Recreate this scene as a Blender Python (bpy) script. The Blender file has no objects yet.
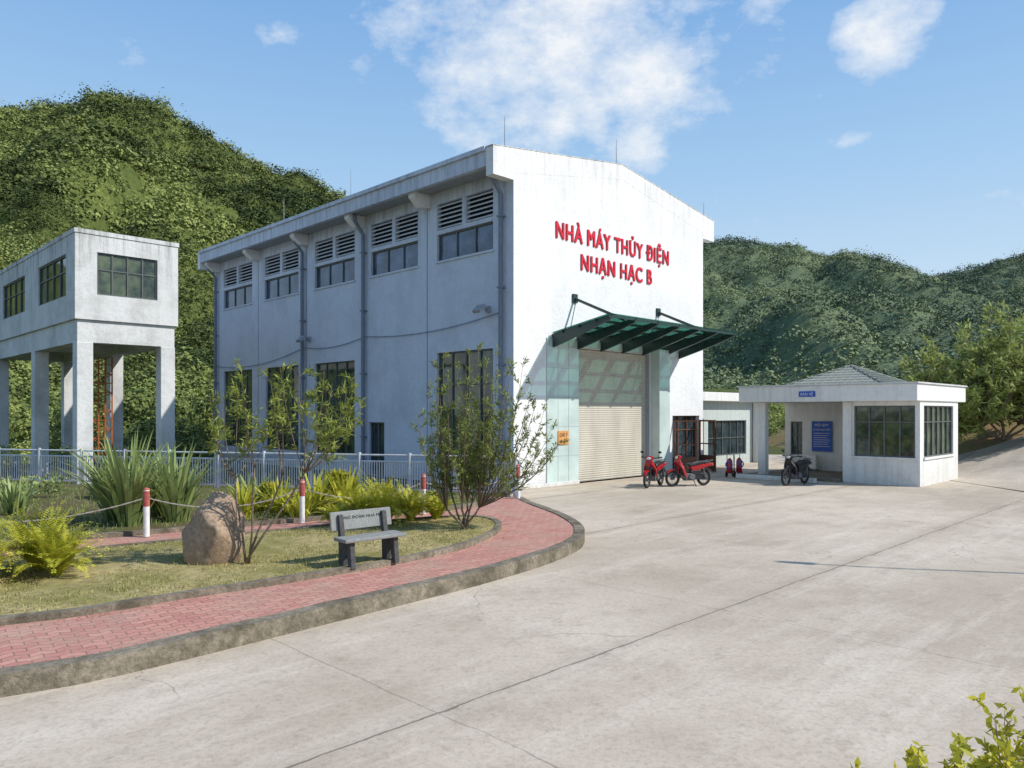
import bpy, math, random, bmesh
import numpy as np
from mathutils import Vector, Matrix, noise
rng=np.random.default_rng(7); random.seed(7)
scene=bpy.context.scene
COL=scene.collection
R2=math.sqrt(.5)

# ------------------------------------------------------------------ helpers
def link(o,parent=None):
    COL.objects.link(o)
    if parent is not None: o.parent=parent
    return o
def tag(o,label=None,cat=None,group=None,kind=None):
    if label: o["label"]=label
    if cat: o["category"]=cat
    if group: o["group"]=group
    if kind: o["kind"]=kind
    return o
def empty(name,loc,rotz=0,label=None,cat=None,group=None):
    o=bpy.data.objects.new(name,None); o.empty_display_size=.3
    o.location=loc; o.rotation_euler=(0,0,rotz); link(o)
    return tag(o,label,cat,group)
class MB:
    def __init__(s): s.v=[]; s.f=[]
    def add(s,vs,fs):
        n=len(s.v); s.v+= [tuple(v) for v in vs]; s.f+=[tuple(n+i for i in f) for f in fs]; return s
    def quad(s,a,b,c,d): return s.add([a,b,c,d],[(0,1,2,3)])
    def poly(s,pts): return s.add(pts,[tuple(range(len(pts)))])
    def box(s,x0,x1,y0,y1,z0,z1):
        vs=[(x0,y0,z0),(x1,y0,z0),(x1,y1,z0),(x0,y1,z0),(x0,y0,z1),(x1,y0,z1),(x1,y1,z1),(x0,y1,z1)]
        return s.add(vs,[(3,2,1,0),(4,5,6,7),(0,1,5,4),(1,2,6,5),(2,3,7,6),(3,0,4,7)])
    def prism(s,pts,vec):
        n=len(pts); vec=Vector(vec)
        a=[Vector(p) for p in pts]; b=[p+vec for p in a]
        return s.add(a+b,[tuple(range(n))[::-1],tuple(range(n,2*n))]+[(i,(i+1)%n,n+(i+1)%n,n+i) for i in range(n)])
    def tube(s,pts,rad,n=8,cap=True):
        pts=[Vector(p) for p in pts]
        if not hasattr(rad,'__len__'): rad=[rad]*len(pts)
        base=len(s.v); ref=None
        for i,p in enumerate(pts):
            d=(pts[min(i+1,len(pts)-1)]-pts[max(i-1,0)]).normalized()
            if ref is None:
                ref=Vector((0,0,1)) if abs(d.z)<.9 else Vector((1,0,0))
            x=(ref-d*ref.dot(d)).normalized(); y=d.cross(x); ref=x
            for k in range(n):
                a=2*math.pi*k/n
                s.v.append(tuple(p+(x*math.cos(a)+y*math.sin(a))*rad[i]))
        for i in range(len(pts)-1):
            for k in range(n):
                a=base+i*n+k; b=base+i*n+(k+1)%n
                s.f.append((a,b,b+n,a+n))
        if cap:
            s.f.append(tuple(base+k for k in range(n))[::-1])
            s.f.append(tuple(base+(len(pts)-1)*n+k for k in range(n)))
        return s
    def cyl(s,p0,p1,r0,r1=None,n=12): return s.tube([p0,p1],[r0,r0 if r1 is None else r1],n)
    def torus(s,c,R,r,axis='y',N=28,n=8,flat=1.0):
        base=len(s.v); c=Vector(c)
        for i in range(N):
            a=2*math.pi*i/N; d=Vector((math.cos(a),0,math.sin(a)))
            ax=Vector((0,1,0))
            if axis=='x': d=Vector((0,math.cos(a),math.sin(a))); ax=Vector((1,0,0))
            for k in range(n):
                b=2*math.pi*k/n
                s.v.append(tuple(c+d*(R+r*math.cos(b))+ax*r*flat*math.sin(b)))
        for i in range(N):
            for k in range(n):
                s.f.append((base+i*n+k,base+((i+1)%N)*n+k,base+((i+1)%N)*n+(k+1)%n,base+i*n+(k+1)%n))
        return s
    def ball(s,c,rx,ry,rz,N=14,M=9):
        base=len(s.v)
        for j in range(M+1):
            ph=math.pi*j/M
            for i in range(N):
                a=2*math.pi*i/N
                s.v.append((c[0]+rx*math.sin(ph)*math.cos(a),c[1]+ry*math.sin(ph)*math.sin(a),c[2]+rz*math.cos(ph)))
        for j in range(M):
            for i in range(N):
                s.f.append((base+j*N+i,base+(j+1)*N+i,base+(j+1)*N+(i+1)%N,base+j*N+(i+1)%N))
        return s
    def wall(s,a0,a1,z0,z1,holes,P,depth):
        A=sorted(set([a0,a1]+[h[0] for h in holes]+[h[1] for h in holes]))
        Z=sorted(set([z0,z1]+[h[2] for h in holes]+[h[3] for h in holes]))
        for i in range(len(A)-1):
            for j in range(len(Z)-1):
                ca=(A[i]+A[i+1])/2; cz=(Z[j]+Z[j+1])/2
                if any(h[0]<ca<h[1] and h[2]<cz<h[3] for h in holes): continue
                s.quad(P(A[i],Z[j],0),P(A[i+1],Z[j],0),P(A[i+1],Z[j+1],0),P(A[i],Z[j+1],0))
        for h in holes:
            b0,b1,c0,c1=h
            s.quad(P(b0,c0,0),P(b1,c0,0),P(b1,c0,depth),P(b0,c0,depth))
            s.quad(P(b0,c1,0),P(b1,c1,0),P(b1,c1,depth),P(b0,c1,depth))
            s.quad(P(b0,c0,0),P(b0,c1,0),P(b0,c1,depth),P(b0,c0,depth))
            s.quad(P(b1,c0,0),P(b1,c1,0),P(b1,c1,depth),P(b1,c0,depth))
        return s
    def obj(s,name,mat,parent=None,bevel=0,smooth=False,label=None,seg=2):
        me=bpy.data.meshes.new(name); me.from_pydata(s.v,[],s.f); me.validate(); me.update()
        me.materials.append(mat)
        if smooth:
            for p in me.polygons: p.use_smooth=True
        o=bpy.data.objects.new(name,me); link(o,parent)
        if bevel>0:
            m=o.modifiers.new('bevel','BEVEL'); m.width=bevel; m.segments=seg; m.limit_method='ANGLE'
        if label: o["label"]=label
        return o
def np_obj(name,V,F,mat,parent=None,var=None):
    me=bpy.data.meshes.new(name); k=F.shape[1]; m=len(F)
    me.vertices.add(len(V)); me.vertices.foreach_set('co',V.astype(np.float32).ravel())
    me.loops.add(k*m); me.loops.foreach_set('vertex_index',F.astype(np.int32).ravel())
    me.polygons.add(m); me.polygons.foreach_set('loop_start',(np.arange(m)*k).astype(np.int32))
    me.update(calc_edges=True)
    if var is not None:
        a=me.attributes.new('var','FLOAT','FACE'); a.data.foreach_set('value',var.astype(np.float32))
    me.materials.append(mat)
    o=bpy.data.objects.new(name,me); return link(o,parent)
def unit(a): return a/(np.linalg.norm(a,axis=1,keepdims=True)+1e-9)
def quads(pos,nrm,L,W,dirs=None):
    N=len(pos); nrm=unit(nrm)
    if dirs is None: dirs=rng.normal(size=(N,3))
    t=unit(dirs-nrm*np.sum(dirs*nrm,axis=1,keepdims=True)); b=np.cross(nrm,t)
    L=np.broadcast_to(np.asarray(L,float),(N,))[:,None]; W=np.broadcast_to(np.asarray(W,float),(N,))[:,None]
    V=np.stack([pos-t*L*.5,pos+b*W*.5-t*L*.05,pos+t*L*.5,pos-b*W*.5-t*L*.05],axis=1).reshape(-1,3)
    return V,np.arange(4*N).reshape(N,4)
def smoothcurve(pts,n=6):
    out=[]; P=[Vector((p[0],p[1],0)) for p in pts]
    for i in range(len(P)-1):
        p0=P[max(i-1,0)];p1=P[i];p2=P[i+1];p3=P[min(i+2,len(P)-1)]
        for k in range(n):
            t=k/n
            q=.5*((2*p1)+(p2-p0)*t+(2*p0-5*p1+4*p2-p3)*t*t+(-p0+3*p1-3*p2+p3)*t**3)
            out.append((q.x,q.y))
    out.append((P[-1].x,P[-1].y)); return out
def offset(pts,w,closed=False):
    out=[]; n=len(pts)
    for i in range(n):
        a=Vector(pts[(i-1)%n] if closed else pts[max(i-1,0)]); b=Vector(pts[(i+1)%n] if closed else pts[min(i+1,n-1)])
        d=(b-a).normalized(); nrm=Vector((-d.y,d.x)); p=Vector(pts[i])+nrm*w
        out.append((p.x,p.y))
    return out
def strip(pts,w,z0,z1,closed=False):
    mb=MB(); n=len(pts)
    q=offset(pts,w,closed); wob=[noise.noise(Vector((p[0]*1.7,p[1]*1.7,0)))*.014 for p in pts]
    for i in range(n if closed else n-1):
        j=(i+1)%n
        a,b,c,d=pts[i],pts[j],q[j],q[i]; zi=z1+wob[i]; zj=z1+wob[j]
        mb.quad((*a,zi),(*b,zj),(*c,zj),(*d,zi))
        mb.quad((*a,z0),(*b,z0),(*b,zj),(*a,zi))
        mb.quad((*d,z0),(*c,z0),(*c,zj),(*d,zi))
    return mb

# ------------------------------------------------------------------ materials
def nodes(name):
    m=bpy.data.materials.new(name); m.use_nodes=True
    nt=m.node_tree; return m,nt,nt.nodes,nt.links,nt.nodes['Principled BSDF']
def mth(N,L,op,a,b=None,clamp=False):
    n=N.new('ShaderNodeMath'); n.operation=op; n.use_clamp=clamp
    for i,x in enumerate((a,b)):
        if x is None: continue
        if isinstance(x,(int,float)): n.inputs[i].default_value=x
        else: L.new(x,n.inputs[i])
    return n.outputs[0]
def mixc(N,L,f,a,b,blend='MIX'):
    n=N.new('ShaderNodeMix'); n.data_type='RGBA'; n.blend_type=blend
    if isinstance(f,(int,float)): n.inputs[0].default_value=f
    else: L.new(f,n.inputs[0])
    for i,x in ((6,a),(7,b)):
        if isinstance(x,tuple): n.inputs[i].default_value=(*x[:3],1)
        else: L.new(x,n.inputs[i])
    return n.outputs[2]
def noisen(N,L,vec,scale,detail=4,rough=.6):
    n=N.new('ShaderNodeTexNoise'); n.inputs['Scale'].default_value=scale; n.inputs['Detail'].default_value=detail; n.inputs['Roughness'].default_value=rough
    L.new(vec,n.inputs['Vector']); return n.outputs['Fac']
def ramp(N,L,fac,p0,p1,c0=(0,0,0),c1=(1,1,1)):
    n=N.new('ShaderNodeValToRGB'); n.color_ramp.elements[0].position=p0; n.color_ramp.elements[1].position=p1
    n.color_ramp.elements[0].color=(*c0,1); n.color_ramp.elements[1].color=(*c1,1); L.new(fac,n.inputs[0]); return n.outputs[0]
def mapping(N,L,vec,scale=(1,1,1),rot=(0,0,0),loc=(0,0,0)):
    n=N.new('ShaderNodeMapping'); n.inputs['Scale'].default_value=scale; n.inputs['Rotation'].default_value=rot; n.inputs['Location'].default_value=loc
    L.new(vec,n.inputs[0]); return n.outputs[0]
def bump(N,L,P,h,strength=.3,dist=.02):
    n=N.new('ShaderNodeBump'); n.inputs['Strength'].default_value=strength; n.inputs['Distance'].default_value=dist
    L.new(h,n.inputs['Height']); L.new(n.outputs[0],P.inputs['Normal'])
def simple(name,col,rough=.6,metal=0,var=.12,scale=6,spec=.4,bmp=0):
    m,nt,N,L,P=nodes(name); tc=N.new('ShaderNodeTexCoord').outputs['Object']
    f=noisen(N,L,tc,scale,3)
    c=mixc(N,L,ramp(N,L,f,.3,.7),tuple(x*(1-var) for x in col),tuple(min(1,x*(1+var)) for x in col))
    L.new(c,P.inputs['Base Color']); P.inputs['Roughness'].default_value=rough; P.inputs['Metallic'].default_value=metal
    P.inputs['Specular IOR Level'].default_value=spec
    if bmp: bump(N,L,P,noisen(N,L,tc,scale*6,3),bmp,.01)
    return m
def stucco(name,col,dirt=(.3,.29,.26),amount=.5,wet=0.6,top=None,patch=.5):
    m,nt,N,L,P=nodes(name); tc=N.new('ShaderNodeTexCoord').outputs['Object']
    big=noisen(N,L,tc,.55,6,.74); st=noisen(N,L,mapping(N,L,tc,(3.2,3.2,.2)),1.4,4,.72)
    fine=noisen(N,L,tc,7,4,.75)
    f1=ramp(N,L,big,.45,.68); f2=ramp(N,L,st,.46,.68)
    sx=N.new('ShaderNodeSeparateXYZ'); L.new(tc,sx.inputs[0])
    if top:   # rain streaks run down from the coping
        k=mth(N,L,'DIVIDE',mth(N,L,'SUBTRACT',sx.outputs[2],top-3.0),3.0,True)
        k=mth(N,L,'MULTIPLY',k,k)
        f2=mth(N,L,'MULTIPLY',f2,mth(N,L,'ADD',mth(N,L,'MULTIPLY',k,1.0),.15))
    f=mth(N,L,'ADD',mth(N,L,'MULTIPLY',f1,patch),mth(N,L,'MULTIPLY',f2,.8),True)
    f=mth(N,L,'MULTIPLY',f,amount)
    low=mth(N,L,'SUBTRACT',1.0,mth(N,L,'DIVIDE',sx.outputs[2],1.1),True)
    low=mth(N,L,'MULTIPLY',low,mth(N,L,'MULTIPLY',fine,wet))
    f=mth(N,L,'ADD',f,low,True)
    c=mixc(N,L,f,col,dirt)
    c=mixc(N,L,mth(N,L,'MULTIPLY',ramp(N,L,fine,.45,.68),.2),c,tuple(x*.6 for x in col))
    L.new(c,P.inputs['Base Color']); P.inputs['Roughness'].default_value=.85; P.inputs['Specular IOR Level'].default_value=.2
    bump(N,L,P,fine,.5,.04)
    return m
def leafmat(name,dark,light,trans=.25,rough=.55):
    m,nt,N,L,P=nodes(name)
    a=N.new('ShaderNodeAttribute'); a.attribute_name='var'
    c=ramp(N,L,a.outputs['Fac'],0,1,dark,light)
    L.new(c,P.inputs['Base Color']); P.inputs['Roughness'].default_value=rough; P.inputs['Specular IOR Level'].default_value=.2
    if trans>0:
        t=N.new('ShaderNodeBsdfTranslucent'); L.new(c,t.inputs[0]); mx=N.new('ShaderNodeMixShader'); mx.inputs[0].default_value=trans
        out=[n for n in N if n.type=='OUTPUT_MATERIAL'][0]
        L.new(P.outputs[0],mx.inputs[1]); L.new(t.outputs[0],mx.inputs[2]); L.new(mx.outputs[0],out.inputs[0])
    return m
M={}
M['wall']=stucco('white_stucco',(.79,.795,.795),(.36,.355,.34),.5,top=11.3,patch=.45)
M['side']=stucco('shade_tinted_side_stucco',(.58,.635,.73),(.25,.27,.31),.6,top=10)  # white wall's blue shade is put into this darker base colour
M['wall2']=stucco('weathered_concrete_paint',(.66,.67,.67),(.17,.165,.15),.8,top=8.9)
M['guard']=stucco('guard_wall_paint',(.78,.78,.76),(.4,.38,.34),.35)
M['annex']=stucco('annex_wall_paint',(.5,.56,.54),(.33,.34,.32),.4)
M['tile']=simple('pale_green_tile',(.5,.6,.57),.15,var=.15,scale=1.0,spec=.7)
M['grey']=simple('grey_paint',(.3,.32,.35),.5)
M['pipe']=simple('pipe_blue_grey',(.16,.19,.25),.45)
M['frame']=simple('window_frame_dark',(.1,.115,.11),.4)
M['louvre']=simple('louvre_grey',(.62,.66,.72),.55)
M['dark']=simple('dark_void',(.02,.022,.025),.8)
M['steel']=simple('dark_green_steel',(.02,.045,.04),.4)
M['red']=simple('red_sign_paint',(.6,.012,.035),.4,var=.08)
M['mred']=simple('red_motorbike_paint',(.36,.008,.012),.2,spec=.6)
M['mblack']=simple('black_motorbike_plastic',(.02,.02,.023),.35)
M['mgrey']=simple('engine_grey',(.12,.12,.125),.4)
M['rubber']=simple('rubber',(.02,.02,.02),.85)
M['lens']=simple('lamp_glass',(.6,.62,.6),.1)
M['white']=simple('white_paint',(.72,.71,.68),.5,var=.15,scale=10)
M['fence']=simple('fence_grey_white_paint',(.56,.59,.62),.55,var=.2)
M['redpost']=simple('red_band_paint',(.42,.1,.08),.6,var=.35,scale=14)
M['rust']=simple('rusty_steel',(.42,.13,.04),.8,var=.4,scale=12)
M['brown']=simple('brown_door_frame',(.16,.07,.04),.5,var=.2)
M['blue']=simple('blue_sign_paint',(.02,.09,.42),.35)
M['orange']=simple('orange_sign_paint',(.62,.3,.1),.5)
M['black']=simple('black_ink',(.02,.02,.02),.6)
M['bark']=simple('bark',(.2,.15,.105),.9,var=.35,scale=20,bmp=.5)
M['chain']=simple('dull_chain',(.3,.27,.25),.6)

def glassmat(name,c0,c1,sc):
    m,nt,N,L,P=nodes(name); tc=N.new('ShaderNodeTexCoord').outputs['Object']
    f=noisen(N,L,tc,sc,5,.7)
    L.new(ramp(N,L,f,.4,.65,c0,c1),P.inputs['Base Color'])
    P.inputs['Roughness'].default_value=.05; P.inputs['Specular IOR Level'].default_value=.85
    bump(N,L,P,noisen(N,L,tc,1.3,2),.08,.05)
    return m
M['glass']=glassmat('dark_window_glass',(.012,.02,.028),(.05,.075,.085),.9)
M['glassb']=glassmat('sky_reflection_glass',(.03,.05,.09),(.12,.18,.29),.8)  # blue of the reflected sky painted into the pane colour
M['glassg']=glassmat('greenery_reflection_glass',(.018,.03,.024),(.11,.14,.075),1.6)  # mottled green paints reflected greenery into the pane colour
def canopyglass():
    m,nt,N,L,P=nodes('green_canopy_glass')
    P.inputs['Base Color'].default_value=(.02,.12,.09,1); P.inputs['Roughness'].default_value=.1
    t=N.new('ShaderNodeBsdfTransparent'); t.inputs[0].default_value=(.36,.66,.58,1)
    mx=N.new('ShaderNodeMixShader'); mx.inputs[0].default_value=.6
    out=[n for n in N if n.type=='OUTPUT_MATERIAL'][0]
    L.new(P.outputs[0],mx.inputs[1]); L.new(t.outputs[0],mx.inputs[2]); L.new(mx.outputs[0],out.inputs[0])
    return m
M['cglass']=canopyglass()
def roller():
    m,nt,N,L,P=nodes('roller_shutter_beige'); tc=N.new('ShaderNodeTexCoord').outputs['Object']
    f=noisen(N,L,mapping(N,L,tc,(1,1,.3)),2,5)
    L.new(mixc(N,L,ramp(N,L,f,.35,.75),(.52,.49,.41),(.4,.37,.31)),P.inputs['Base Color']); P.inputs['Roughness'].default_value=.55
    return m
M['roller']=roller()
def concrete():
    m,nt,N,L,P=nodes('yard_concrete'); tc=N.new('ShaderNodeTexCoord').outputs['Object']
    v=mapping(N,L,tc,rot=(0,0,math.radians(-45)))
    sx=N.new('ShaderNodeSeparateXYZ'); L.new(v,sx.inputs[0])   # x'=along v, y'=along u
    wn=noisen(N,L,tc,1.5,4,.65)
    wob=mth(N,L,'MULTIPLY',mth(N,L,'SUBTRACT',wn,.5),.11)
    def joint(c,off,per,w):
        a=mth(N,L,'ADD',mth(N,L,'ADD',c,off),wob)
        a=mth(N,L,'DIVIDE',a,per); a=mth(N,L,'FRACT',a); a=mth(N,L,'SUBTRACT',a,.5); a=mth(N,L,'ABSOLUTE',a)
        a=mth(N,L,'SUBTRACT',.5,a); return mth(N,L,'LESS_THAN',a,mth(N,L,'MULTIPLY',wn,2*w/per)),a
    j1,d1=joint(sx.outputs[1],-4.84,5.0,.012); j2,d2=joint(sx.outputs[0],-3.97,4.6,.008)
    j=mth(N,L,'MAXIMUM',mth(N,L,'MULTIPLY',j1,.85),mth(N,L,'MULTIPLY',j2,.5))
    big=noisen(N,L,tc,.17,4,.6); mid=noisen(N,L,tc,.75,7,.78); fine=noisen(N,L,tc,17,4,.82)
    strk=noisen(N,L,mapping(N,L,v,(.2,1.3,1)),.9,6,.78)
    mid2=noisen(N,L,mapping(N,L,tc,loc=(7,3,1)),4.2,5,.78)
    c=mixc(N,L,ramp(N,L,big,.4,.6),(.44,.375,.295),(.57,.495,.4))
    c=mixc(N,L,mth(N,L,'MULTIPLY',ramp(N,L,mid,.48,.66),.42),c,(.31,.255,.195))
    c=mixc(N,L,mth(N,L,'MULTIPLY',ramp(N,L,strk,.5,.64),.45),c,(.67,.6,.5))
    c=mixc(N,L,mth(N,L,'MULTIPLY',ramp(N,L,mid2,.54,.68),.4),c,(.28,.23,.175))
    c=mixc(N,L,mth(N,L,'MULTIPLY',ramp(N,L,fine,.48,.68),.45),c,(.25,.21,.16))
    near=mth(N,L,'SUBTRACT',1.0,mth(N,L,'MULTIPLY',d1,18.0),True)
    c=mixc(N,L,mth(N,L,'MULTIPLY',near,mth(N,L,'MULTIPLY',mid2,.55)),c,(.25,.205,.155))
    wv=N.new('ShaderNodeVectorMath'); wv.operation='ADD'; L.new(tc,wv.inputs[0])
    nn=N.new('ShaderNodeTexNoise'); nn.inputs['Scale'].default_value=1.1; nn.inputs['Detail'].default_value=4; L.new(tc,nn.inputs['Vector'])
    L.new(nn.outputs['Color'],wv.inputs[1])
    vo=N.new('ShaderNodeTexVoronoi'); vo.feature='DISTANCE_TO_EDGE'; vo.inputs['Scale'].default_value=.2; L.new(wv.outputs[0],vo.inputs['Vector'])
    cr=mth(N,L,'LESS_THAN',vo.outputs['Distance'],.0013)
    jj=mth(N,L,'MAXIMUM',j,mth(N,L,'MULTIPLY',cr,mth(N,L,'MULTIPLY',ramp(N,L,big,.5,.56),.55)))
    c=mixc(N,L,mth(N,L,'MULTIPLY',jj,.78),c,(.1,.085,.06))
    L.new(c,P.inputs['Base Color']); P.inputs['Roughness'].default_value=.85; P.inputs['Specular IOR Level'].default_value=.2
    h=mth(N,L,'SUBTRACT',mth(N,L,'ADD',mth(N,L,'MULTIPLY',fine,.35),mid2),jj)
    bump(N,L,P,h,.35,.025)
    return m
M['yard']=concrete()
def kerbmat():
    m,nt,N,L,P=nodes('mossy_kerb_concrete'); tc=N.new('ShaderNodeTexCoord').outputs['Object']
    a=noisen(N,L,tc,1.8,6,.75); b=noisen(N,L,tc,14,4,.75)
    c=mixc(N,L,ramp(N,L,a,.38,.66),(.1,.085,.055),(.34,.29,.22))
    c=mixc(N,L,mth(N,L,'MULTIPLY',ramp(N,L,b,.42,.66),.6),c,(.07,.062,.042))
    L.new(c,P.inputs['Base Color']); P.inputs['Roughness'].default_value=.9
    bump(N,L,P,b,.7,.03); return m
M['kerb']=kerbmat()
def paver():
    m,nt,N,L,P=nodes('pink_brick_pavers'); tc=N.new('ShaderNodeTexCoord').outputs['Object']
    v=mapping(N,L,tc,rot=(0,0,math.radians(-38)))
    wv=N.new('ShaderNodeVectorMath'); wv.operation='ADD'; L.new(v,wv.inputs[0])
    w=N.new('ShaderNodeTexWave'); w.wave_profile='TRI'; w.inputs['Scale'].default_value=1.45; L.new(v,w.inputs['Vector'])
    cm=N.new('ShaderNodeCombineXYZ'); L.new(mth(N,L,'MULTIPLY',w.outputs['Fac'],.05),cm.inputs[1]); L.new(cm.outputs[0],wv.inputs[1])
    b=N.new('ShaderNodeTexBrick'); L.new(wv.outputs[0],b.inputs['Vector']); b.inputs['Scale'].default_value=1
    b.inputs['Brick Width'].default_value=.22; b.inputs['Row Height'].default_value=.12; b.inputs['Mortar Size'].default_value=.007; b.inputs['Mortar Smooth'].default_value=.3
    b.inputs['Color1'].default_value=(.56,.28,.22,1); b.inputs['Color2'].default_value=(.45,.19,.155,1); b.inputs['Mortar'].default_value=(.22,.13,.1,1)
    a=noisen(N,L,tc,1.2,6,.75); f=noisen(N,L,tc,16,4,.75)
    c=mixc(N,L,mth(N,L,'MULTIPLY',ramp(N,L,a,.45,.65),.55),b.outputs['Color'],(.42,.31,.23))
    c=mixc(N,L,mth(N,L,'MULTIPLY',ramp(N,L,f,.48,.7),.45),c,(.2,.12,.09))
    L.new(c,P.inputs['Base Color']); P.inputs['Roughness'].default_value=.85
    bump(N,L,P,mth(N,L,'SUBTRACT',f,b.outputs['Fac']),.5,.015); return m
M['paver']=paver()
def groundmat(name,c0,c1,c2,s=1.0):
    m,nt,N,L,P=nodes(name); tc=N.new('ShaderNodeTexCoord').outputs['Object']
    a=noisen(N,L,tc,.7*s,5,.7); b=noisen(N,L,tc,9*s,4,.75)
    c=mixc(N,L,ramp(N,L,a,.38,.62),c0,c1); c=mixc(N,L,ramp(N,L,b,.45,.7),c,c2)
    L.new(c,P.inputs['Base Color']); P.inputs['Roughness'].default_value=.95; P.inputs['Specular IOR Level'].default_value=.1
    bump(N,L,P,b,.6,.03); return m
M['lawn']=groundmat('lawn_ground',(.22,.21,.07),(.45,.37,.19),(.17,.14,.06),1.1)
M['soil']=groundmat('bed_soil',(.14,.11,.065),(.12,.13,.045),(.07,.055,.03),1.5)
M['field']=groundmat('field_grass',(.07,.09,.025),(.1,.1,.04),(.04,.055,.015),.4)
M['bank']=groundmat('bank_earth',(.3,.18,.1),(.2,.2,.08),(.14,.15,.05),.4)
M['hillL']=groundmat('hill_undergrowth',(.075,.1,.028),(.14,.165,.045),(.05,.07,.02),.12)
M['hillR']=groundmat('haze_tinted_undergrowth',(.11,.15,.085),(.16,.2,.1),(.09,.125,.08),.07)  # distance haze mixed into the colour as a pale bluish lift
M['rock']=groundmat('tan_boulder',(.42,.31,.22),(.31,.22,.155),(.2,.145,.1),2.0)
M['granite']=groundmat('bench_granite',(.28,.29,.28),(.35,.36,.35),(.18,.185,.18),8)
M['granited']=groundmat('dark_bench_granite',(.08,.08,.085),(.13,.13,.13),(.05,.05,.05),8)
M['grass']=leafmat('grass_blades',(.2,.2,.05),(.56,.5,.22),.3)
M['leafA']=leafmat('oleander_leaf',(.1,.14,.025),(.38,.43,.1),.35)
M['leafB']=leafmat('bush_leaf',(.065,.095,.022),(.3,.35,.09),.3)
M['leafY']=leafmat('yellow_leaf',(.2,.23,.02),(.6,.55,.08),.35)
M['leafS']=leafmat('strap_leaf',(.12,.17,.05),(.42,.5,.19),.3,.4)
M['leafH']=leafmat('hedge_leaf',(.22,.26,.02),(.65,.58,.06),.35,.4)
M['leafC']=leafmat('cycad_leaf',(.2,.24,.015),(.66,.62,.08),.3,.4)
M['forL']=leafmat('forest_leaf',(.03,.052,.015),(.26,.3,.09),.0,.8)
M['forR']=leafmat('haze_tinted_forest_leaf',(.085,.125,.085),(.25,.3,.15),.0,.8)  # paler, bluer leaf tones carry painted aerial haze
M['forN']=leafmat('near_forest_leaf',(.07,.105,.025),(.4,.46,.13),.2,.6)
M['bamb']=leafmat('bamboo_leaf',(.14,.19,.04),(.55,.6,.2),.35,.6)
M['litter']=leafmat('dry_leaf',(.1,.06,.02),(.4,.3,.12),0)

# ------------------------------------------------------------------ camera, light, sky
cam=bpy.data.cameras.new('camera'); co=bpy.data.objects.new('camera',cam); link(co)
co.location=(0,0,2.5); co.rotation_euler=(math.radians(90),0,0)
cam.sensor_width=36; cam.lens=26.37; cam.shift_y=28/1024; cam.clip_end=4000; cam.clip_start=.1
scene.camera=co
EL=math.radians(41); az=(.98,-.2)
h=math.hypot(*az); sd=Vector((az[0]/h*math.cos(EL),az[1]/h*math.cos(EL),math.sin(EL)))
sun=bpy.data.lights.new('sun','SUN'); sun.energy=4.9; sun.angle=math.radians(.5); sun.color=(1,.95,.87)
so=bpy.data.objects.new('sun',sun); link(so); so.rotation_euler=sd.to_track_quat('Z','Y').to_euler(); so.location=(20,-10,30)
w=bpy.data.worlds.new('World'); scene.world=w; w.use_nodes=True
N=w.node_tree.nodes; L=w.node_tree.links; bg=N['Background']
sky=N.new('ShaderNodeTexSky'); sky.sky_type='NISHITA'; sky.sun_disc=False; sky.sun_elevation=EL; sky.sun_rotation=math.atan2(sd.x,sd.y)
sky.air_density=1.0; sky.dust_density=.6; sky.ozone_density=1.3
tc=N.new('ShaderNodeTexCoord').outputs['Generated']
def blob(c,r,st=(1,1,1)):
    c=Vector(c).normalized()
    v=N.new('ShaderNodeVectorMath'); v.operation='SUBTRACT'; L.new(tc,v.inputs[0]); v.inputs[1].default_value=c
    v2=N.new('ShaderNodeVectorMath'); v2.operation='MULTIPLY'; L.new(v.outputs[0],v2.inputs[0]); v2.inputs[1].default_value=st
    v3=N.new('ShaderNodeVectorMath'); v3.operation='LENGTH'; L.new(v2.outputs[0],v3.inputs[0])
    return mth(N,L,'SUBTRACT',1.0,mth(N,L,'DIVIDE',v3.outputs['Value'],r),True)
def pd(x,y): return ((x-512)/750,1,(412-y)/750)
m=None
for (x,y,r,st,k) in [(565,30,.2,(.75,1,1.15),.9),(650,80,.1,(.8,1,1.2),1.0),(640,137,.055,(1,1,1.1),.95),(490,115,.09,(1,1,1),.5),(885,30,.06,(1,1,1.0),.8),(285,38,.035,(1,1,1.4),.25),(357,66,.03,(1,1,1.2),.45),(850,142,.03,(.8,1,1.8),.35),(560,120,.06,(1,1,1.2),.6)]:
    b=mth(N,L,'MULTIPLY',blob(pd(x,y),r,st),k)
    m=b if m is None else mth(N,L,'MAXIMUM',m,b)
n1=noisen(N,L,mapping(N,L,tc,(1,1,1.5),rot=(0,.35,0)),6,6,.6)
nf=noisen(N,L,mapping(N,L,tc,(1,1,1.7)),21,5,.65)
cl=mth(N,L,'ADD',mth(N,L,'MULTIPLY',n1,.6),mth(N,L,'MULTIPLY',nf,.4))
cl=mth(N,L,'ADD',mth(N,L,'SUBTRACT',cl,.60),mth(N,L,'MULTIPLY',mth(N,L,'POWER',m,.6),.37))
cl=ramp(N,L,cl,0.0,.26)
hz=N.new('ShaderNodeSeparateXYZ'); L.new(tc,hz.inputs[0])
g=N.new('ShaderNodeValToRGB'); L.new(hz.outputs[2],g.inputs[0]); e=g.color_ramp.elements
e[0].position=0.0; e[0].color=(.76,.87,.95,1); e[1].position=1.0; e[1].color=(.08,.2,.5,1)
for p_,c_ in ((.12,(.64,.81,.96)),(.28,(.42,.66,.94)),(.46,(.25,.49,.86))):
    q=e.new(p_); q.color=(*c_,1)
gs=N.new('ShaderNodeVectorMath'); gs.operation='SCALE'; L.new(g.outputs[0],gs.inputs[0]); gs.inputs['Scale'].default_value=10
skc=mixc(N,L,.85,sky.outputs[0],gs.outputs[0])
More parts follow.
